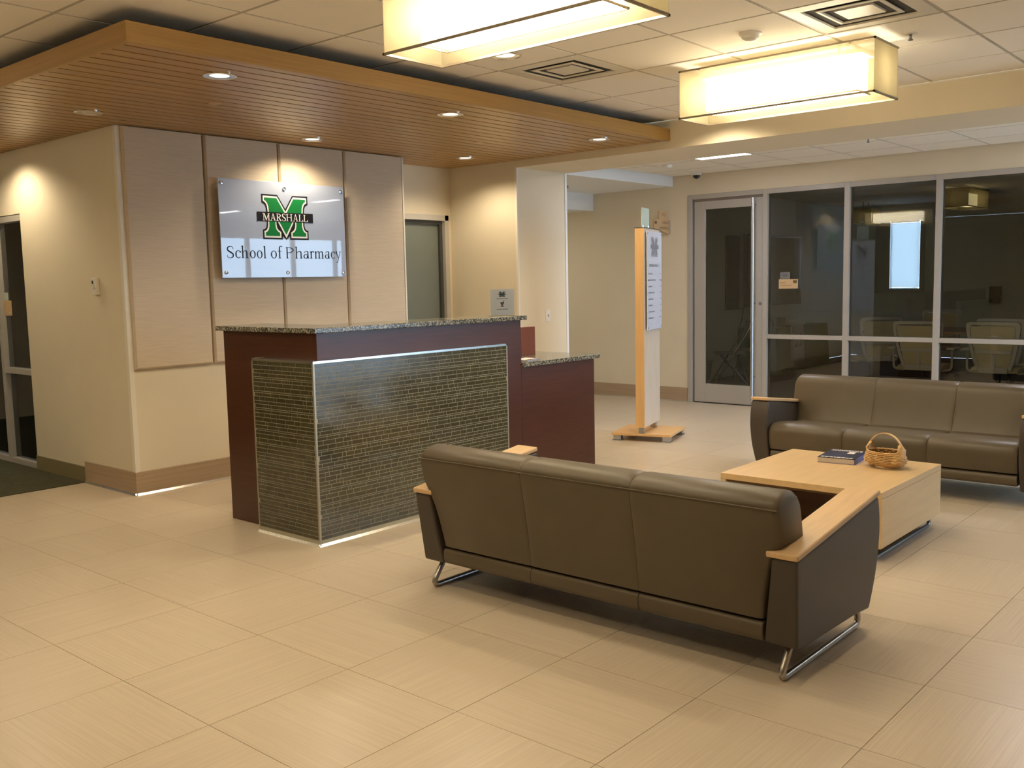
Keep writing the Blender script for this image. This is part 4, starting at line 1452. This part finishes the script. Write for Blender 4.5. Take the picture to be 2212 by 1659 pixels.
# blade sign on the far wall (seen past the directory stand)
bl = thing('blade_sign', 'stepped tan room sign projecting from the far wall beside the directory stand', 'sign', (10.23, 6.28, 2.04))
MB().prism([(-0.36, 0.07), (-0.022, 0.0), (-0.022, 0.18), (-0.05, 0.18), (-0.05, 0.28), (-0.25, 0.28), (-0.25, 0.175), (-0.36, 0.175)], 'y', 0.0, 0.02).build('sign_plate', M_tan, bl, bevel=0.001)
bx(-0.022, -0.004, 0.01, 0.0, 0.024, 0.17).build('bracket', M_alu, bl)
RS = (PI / 2, 0, 0)
flat_text('112', 0.060, bl, (-0.15, -0.001, 0.232), RS, M_tand)
flat_text("DEAN'S", 0.048, bl, (-0.095, -0.001, 0.135), RS, M_tand)
flat_text('CONFERENCE', 0.046, bl, (-0.14, -0.001, 0.070), RS, M_tand, sx=0.72)
emblem(bl, -0.325, 0.135, 0.11, -0.001, (M_tand, M_tan, M_tand))
# plaque on the conference glass
RG = (PI / 2, 0, -PI / 2)
gp = thing('glass_plaque', 'tan room plaque stuck on the conference glass beside the door', 'sign', (XW + 0.0265, 4.755, 1.365))
bx(-0.006, -0.114, 0.0, 0.0, 0.114, 0.106).build('name_plate', M_tan, gp)
bx(-0.004, -0.02, 0.107, -0.001, 0.10, 0.185).build('number_plate', mat('plaque_grey', (0.17, 0.17, 0.17), 0.4), gp)
flat_text('112', 0.035, gp, (-0.0045, 0.042, 0.146), RG, M_pblack)
flat_text("Dean's", 0.028, gp, (-0.0065, 0.098, 0.066), RG, M_tand, align='LEFT')
flat_text('Conference', 0.028, gp, (-0.0065, 0.098, 0.036), RG, M_tand, align='LEFT')
em = bpy.data.objects.new('emblem', None)
em2 = sempty
egrp = Ink()
egrp.poly(*[(x * 0.10, z_ * 0.10) for x, z_ in EM_BLACK])
egrp.rect(-0.0272, -0.0036, 0.0272, 0.0038)
o = egrp.build('emblem', M_tand, gp, 0.0)
o.rotation_euler = (0, 0, -PI / 2)
o.location = (-0.0066, -0.080, 0.078)
bpy.data.objects.remove(em)
# plaque on the left glazing
lp = thing('glass_plaque', 'tan plaque on the dark glazing at the left picture edge', 'sign', (3.469, 8.81, 1.30))
bx(-0.008, -0.075, 0.0, 0.0, 0.19, 0.130).build('name_plate', M_tan, lp)
bx(-0.006, -0.02, 0.131, -0.001, 0.12, 0.20).build('number_plate', M_frost, lp)
bx(-0.009, -0.06, 0.02, -0.008, -0.03, 0.03).build('print_mark', M_pwhite, lp)

# ================================================================== CONFERENCE ROOM


def mesh_chair(label, loc, rz, first=[None]):
    if first[0]:
        return dup(first[0], loc, rz, label)
    t = thing('mesh_chair', label, 'office chair', loc, rz, 'cream mesh conference chairs')
    first[0] = t                                     # faces +x, back at -x
    def ribbonframe(pts, r, n=8):
        return MB().tube(pts, r, n, closed=True)
    def bk(y, z):
        return -0.22 - 0.10 * (z - 0.45) / 0.5 + 0.05 * (y / 0.27) ** 2
    outer = [(0.17, 0.42), (0.215, 0.55), (0.25, 0.72), (0.275, 0.90), (0.255, 0.955), (0.20, 0.965), (0, 0.968)]
    outer = crom(outer, 4)
    loop = outer + [(-y, z) for y, z in reversed(outer[:-1])]
    fr = MB()
    inner = [(y * 0.84, 0.46 + (z - 0.42) * 0.86) for y, z in loop]
    n = len(loop)
    f0 = [(bk(y, z), y, z) for y, z in loop]
    f1 = [(bk(y, z), y, z) for y, z in inner]
    vs = f0 + f1 + [(x - 0.022, y, z) for x, y, z in f0] + [(x - 0.022, y, z) for x, y, z in f1]
    fs = []
    for i in range(n):
        j = (i + 1) % n
        if i == n - 1:
            continue
        fs += [(i, j, n + j, n + i), (2 * n + i, 3 * n + i, 3 * n + j, 2 * n + j), (i, 2 * n + i, 2 * n + j, j), (n + i, n + j, 3 * n + j, 3 * n + i)]
    fr.add(vs, fs)
    fr.box(-0.245, -0.022, 0.40, -0.215, 0.022, 0.66).box(-0.255, -0.19, 0.615, -0.225, 0.19, 0.655).box(-0.24, -0.15, 0.40, -0.21, 0.15, 0.47)
    fr.build('back_frame', M_cfrm, t, bevel=0.006)
    ms = MB()
    mz = [0.46, 0.55, 0.65, 0.75, 0.85, 0.915]
    def yw(z):
        return 0.155 + 0.075 * min(1, (z - 0.44) / 0.45)
    ms.loft([[(bk(0, z) + 0.012 + 0.04 * (v ** 2) * .3, yw(z) * v, z) for v in (-1, -.5, 0, .5, 1)] + [(bk(0, z) + 0.006 + 0.04 * (v ** 2) * .3, yw(z) * v, z) for v in (1, .5, 0, -.5, -1)] for z in mz])
    ms.build('back_mesh', M_cmesh, t, smooth=True)
    MB().prism(crom([(-0.22, 0.43), (-0.1, 0.455), (0.15, 0.46), (0.25, 0.445), (0.275, 0.42), (0.22, 0.405), (-0.2, 0.40)], 3), 'y', -0.245, 0.245).build('seat', M_cmesh, t, smooth=True, bevel=0.02)
    for s_ in (-1, 1):
        MB().tube(fillet([(-0.05, s_ * 0.20, 0.39), (-0.05, s_ * 0.32, 0.40), (-0.05, s_ * 0.32, 0.635)], 0.05), 0.014, 8).build('arm_post', M_cfrm, t, smooth=True)
        MB().prism(crom([(-0.15, s_ * 0.29), (-0.13, s_ * 0.27), (0.10, s_ * 0.275), (0.13, s_ * 0.32), (0.10, s_ * 0.365), (-0.13, s_ * 0.37), (-0.15, s_ * 0.35), (-0.15, s_ * 0.29)], 3)[:-1], 'z', 0.635, 0.660).build('arm_pad', M_cfrm, t, bevel=0.008)
    MB().tube([(0, 0, 0.10), (0, 0, 0.40)], 0.025, 12).build('gas_post', M_black, t, smooth=True)
    for k in range(5):
        a = 2 * PI * k / 5 + 0.3
        l = MB().tube([(0.03 * math.cos(a), 0.03 * math.sin(a), 0.11), (0.31 * math.cos(a), 0.31 * math.sin(a), 0.07)], lambda u: 0.02 - 0.007 * u, 8).build('base_leg', M_chrome2, t, smooth=True)
        ca = MB().lathe([(0.001, -0.028), (0.02, -0.026), (0.028, 0), (0.02, 0.026), (0.001, 0.028)], 12)
        ca.v = [(0.31 * math.cos(a) + x, 0.31 * math.sin(a) + z, 0.029 + y) for x, y, z in ca.v]
        ca.build('caster', M_black, l, smooth=True)
    return t


for lab, loc, rz in (('cream mesh office chair behind glass, straddled by the second mullion', (11.55, 3.68, 0), 0.06),
                     ('cream mesh office chair behind the rightmost large pane', (11.55, 2.87, 0), -0.02),
                     ('cream mesh office chair half hidden behind the rightmost front chair', (12.42, 2.98, 0), -0.12),
                     ('cream mesh office chair turned aside behind the first mullion of the glass wall', (12.45, 4.62, 0), 0.75),
                     ('cream mesh office chair on the far side of the conference table', (14.6, 4.5, 0), PI)):
    mesh_chair(lab, loc, rz)
tb = thing('conference_table', 'long brown conference table in the dark glass walled room', 'table', (13.5, 3.2, 0))
bx(-0.55, -2.0, 0.715, 0.55, 1.75, 0.755).build('table_top', M_tabtop, tb, bevel=0.006)
for y in (-1.4, 1.15):
    bx(-0.25, y - 0.2, 0.03, 0.25, y + 0.2, 0.715).build('pedestal', M_dark, tb)
    bx(-0.4, y - 0.25, 0.0, 0.4, y + 0.25, 0.03).build('foot_plate', M_dark, tb)
# wall television and dark board
tv = thing('wall_television', 'large black flat television on the conference room side wall', 'television', (14.55, 7.1, 1.60))
bx(-0.98, -0.13, -0.56, 0.98, -0.07, 0.56).build('screen_body', M_black, tv, bevel=0.006)
bx(-0.95, -0.133, -0.53, 0.95, -0.130, 0.53).build('screen', M_screen, tv)
bx(-0.35, -0.07, -0.25, 0.35, 0.0, 0.25).build('wall_mount', M_black, tv)
cb = MB().tube(crom([(-0.9, -0.03, -0.56), (-0.95, -0.03, -0.75), (-1.05, -0.04, -0.88)], 5), 0.008, 6).build('cable', M_black, tv, smooth=True)
bd_ = thing('dark_board', 'dark brown board on the conference wall left of the television', 'board', (13.2, 7.1, 1.58))
bx(-0.08, -0.03, -0.55, 0.33, 0, 0.55).build('panel', M_dark, bd_)
bx(-0.10, -0.035, -0.57, 0.35, -0.0, -0.55).build('frame_strip', M_black, bd_)
# green cloth covered side table with banner
gt = thing('covered_side_table', 'side table under green cloth below the television', 'table', (14.35, 6.72, 0))
rg = random.Random(9)
lo, hi = [], []
per = [(-0.95 + 1.9 * k / 20, -0.33) for k in range(21)] + [(0.95, -0.33 + 0.66 * k / 6) for k in range(1, 7)] + [(0.95 - 1.9 * k / 20, 0.33) for k in range(1, 21)] + [(-0.95, 0.33 - 0.66 * k / 6) for k in range(1, 6)]
for i, (x, y) in enumerate(per):
    hi.append((x * 0.985, y * 0.96, 0.735))
    f = 1.0 + 0.03 * math.sin(i * 1.3)
    lo.append((x * f, y * f * 1.02, 0.02))
MB().loft([lo, [(x * 1.0, y * 1.0, 0.70) for x, y, z in hi], hi]).build('cloth', M_greencl, gt, smooth=True)
bx(-0.9, -0.30, 0.70, 0.9, 0.30, 0.728).build('table_top', M_tabtop, gt)
bn = thing('table_banner', 'white cloth banner with dark emblem hanging from green covered table', 'banner', (14.05, 6.37, 0))
MB().loft([[(-0.23, -0.012, 0.22), (0.27, -0.012, 0.16), (0.27, -0.006, 0.16), (-0.23, -0.006, 0.22)], [(-0.22, -0.012, 0.55), (0.24, -0.012, 0.52), (0.24, -0.006, 0.52), (-0.22, -0.006, 0.55)], [(-0.21, -0.006, 0.76), (0.22, -0.006, 0.76), (0.22, 0.0, 0.76), (-0.21, 0.0, 0.76)]]).build('cloth', mat('banner_cloth', (0.42, 0.42, 0.42), 0.8), bn)
emblem(bn, 0.03, 0.52, 0.55, -0.0135, (M_pblack, M_pgrey, M_pblack), band=False)
for (x, z_, w, l) in ((0.2, 0.738, 0.22, 'stack of white papers on the green covered side table'), (-0.45, 0.738, 0.16, 'dark box on the green covered side table')):
    o = bx(-w, -0.12, 0, w, 0.12, 0.05 if x > 0 else 0.14).build('table_papers' if x > 0 else 'storage_box', M_paperw if x > 0 else M_black, None, bevel=0.004)
    tag(o, l, 'papers' if x > 0 else 'box').location = (14.35 + x, 6.68, z_)


def folding_chair(label, loc, rz, first=[None]):
    if first[0]:
        return dup(first[0], loc, rz, label)
    t = thing('folding_chair', label, 'folding chair', loc, rz, 'folding chairs by the green table')
    first[0] = t
    M_fs = mat('folding_seat_grey', (0.20, 0.20, 0.18), 0.5)
    bx(-0.19, -0.20, 0.43, 0.20, 0.20, 0.455).build('seat', M_fs, t, bevel=0.01)
    bx(-0.255, -0.19, 0.66, -0.235, 0.19, 0.86).build('backrest', M_fs, t, bevel=0.008)
    for s_ in (-1, 1):
        MB().tube(fillet([(0.24, s_ * 0.21, 0.0), (-0.25, s_ * 0.21, 0.80), (-0.26, s_ * 0.19, 0.88)], 0.05), 0.011, 8).build('leg', M_chrome2, t, smooth=True)
        MB().tube([(-0.22, s_ * 0.18, 0.0), (0.14, s_ * 0.18, 0.44)], 0.011, 8).build('leg', M_chrome2, t, smooth=True)
    MB().tube([(0.16, -0.21, 0.13), (0.16, 0.21, 0.13)], 0.008, 8).build('stretcher', M_chrome2, t, smooth=True)
    return t


folding_chair('metal folding chair at the left edge of the glass door', (12.25, 6.55, 0), 2.2)
folding_chair('metal folding chair nearest the green table behind the glass door', (12.95, 6.55, 0), 0.9)
bn2 = thing('storage_bin', 'pale blue plastic storage bin under a folding chair', 'storage bin', (11.62, 6.72, 0))
MB().loft([[(-0.15, -0.12, 0), (0.15, -0.12, 0), (0.15, 0.12, 0), (-0.15, 0.12, 0)], [(-0.18, -0.15, 0.34), (0.18, -0.15, 0.34), (0.18, 0.15, 0.34), (-0.18, 0.15, 0.34)]]).build('tub', M_bluebin, bn2, bevel=0.01)
bx(-0.19, -0.16, 0.34, 0.19, 0.16, 0.36).build('lid', M_bluebin, bn2, bevel=0.006)
# far window with lowered blinds
w4 = sempty('window_4', 'daylit window with lowered blinds at the back of the conference room', (18.0, 6.2, 0))
MB().box(-0.02, -0.44, 1.16, 0.10, -0.36, 2.54).box(-0.02, 0.17, 1.16, 0.10, 0.44, 2.54).box(-0.02, -0.36, 2.46, 0.10, 0.17, 2.54).box(-0.02, -0.36, 1.16, 0.10, 0.17, 1.24).build('window_frame', M_dframe, w4)
bx(0.07, -0.36, 1.24, 0.076, 0.17, 2.46).build('pane', M_clear, w4)
bl_ = thing('window_blind', 'pale blue daylit horizontal blind in the conference room window', 'blind', (17.985, 6.105, 1.26))
bx(-0.02, -0.25, 1.17, 0.02, 0.25, 1.20).build('head_rail', M_white, bl_)
sl = MB().add([(-0.011, -0.262, 0), (0.011, -0.262, 0), (0.011, 0.262, 0), (-0.011, 0.262, 0)], [(0, 1, 2, 3)])
sme = bpy.data.meshes.new('slat')
sv = [(x * math.cos(1.15) - z_ * math.sin(1.15), y, x * math.sin(1.15) + z_ * math.cos(1.15)) for x, y, z_ in sl.v]
sme.from_pydata(sv, [], sl.f)
sme.materials.append(M_blind)
for k in range(62):
    o = bpy.data.objects.new('slat', sme)
    COL.objects.link(o)
    o.parent = bl_
    o.location = (0, 0, 0.01 + k * 0.0188)
bx(-0.012, -0.245, -0.018, 0.012, 0.245, -0.004).build('bottom_rail', M_white, bl_)
pendant('pendant_lamp', (15.3, 4.35, 2.455), 'dim yellow pendant seen through the rightmost glass pane', lit=False, L=1.0, Wd=0.40, Hh=0.26, group='dim pendants in the conference room', rz=PI / 2)
pendant('pendant_lamp', (16.9, 6.42, 2.40), 'dim yellow pendant seen through the middle glass pane beside the blind', lit=False, L=0.42, Wd=0.35, Hh=0.23, stem=0.13, group='dim pendants in the conference room', rz=PI / 2)
spk = thing('wall_speaker', 'small black box on the conference room back wall', 'speaker', (18.0, 4.55, 1.12))
bx(-0.12, -0.09, -0.14, 0.0, 0.09, 0.14).build('cabinet', M_black, spk, bevel=0.008)
bx(-0.125, -0.07, -0.11, -0.12, 0.07, 0.11).build('grille', M_dark, spk)
# lounge chair silhouette in the dark side room behind the left glazing
lc = thing('lounge_chair', 'tan lounge chair in the dark room behind the left glazing', 'armchair', (4.55, 10.6, 0), -1.3)
M_lc = mat('tan_upholstery', (0.26, 0.17, 0.08), 0.8)
bx(-0.3, -0.28, 0.22, 0.35, 0.28, 0.44).build('seat', M_lc, lc, bevel=0.05)
MB().prism(crom([(-0.30, 0.25), (-0.42, 0.60), (-0.46, 0.92), (-0.36, 0.95), (-0.28, 0.70), (-0.20, 0.42), (-0.30, 0.25)], 4)[:-1], 'y', -0.34, 0.34).build('backrest', M_lc, lc, bevel=0.03)
for s_ in (-1, 1):
    bx(-0.34, s_ * 0.29, 0.15, 0.36, s_ * 0.38, 0.62).build('arm', M_lc, lc, bevel=0.04)
    for x in (-0.28, 0.28):
        MB().tube([(x, s_ * 0.3, 0.0), (x, s_ * 0.3, 0.2)], 0.02, 8).build('leg', M_black, lc, smooth=True)
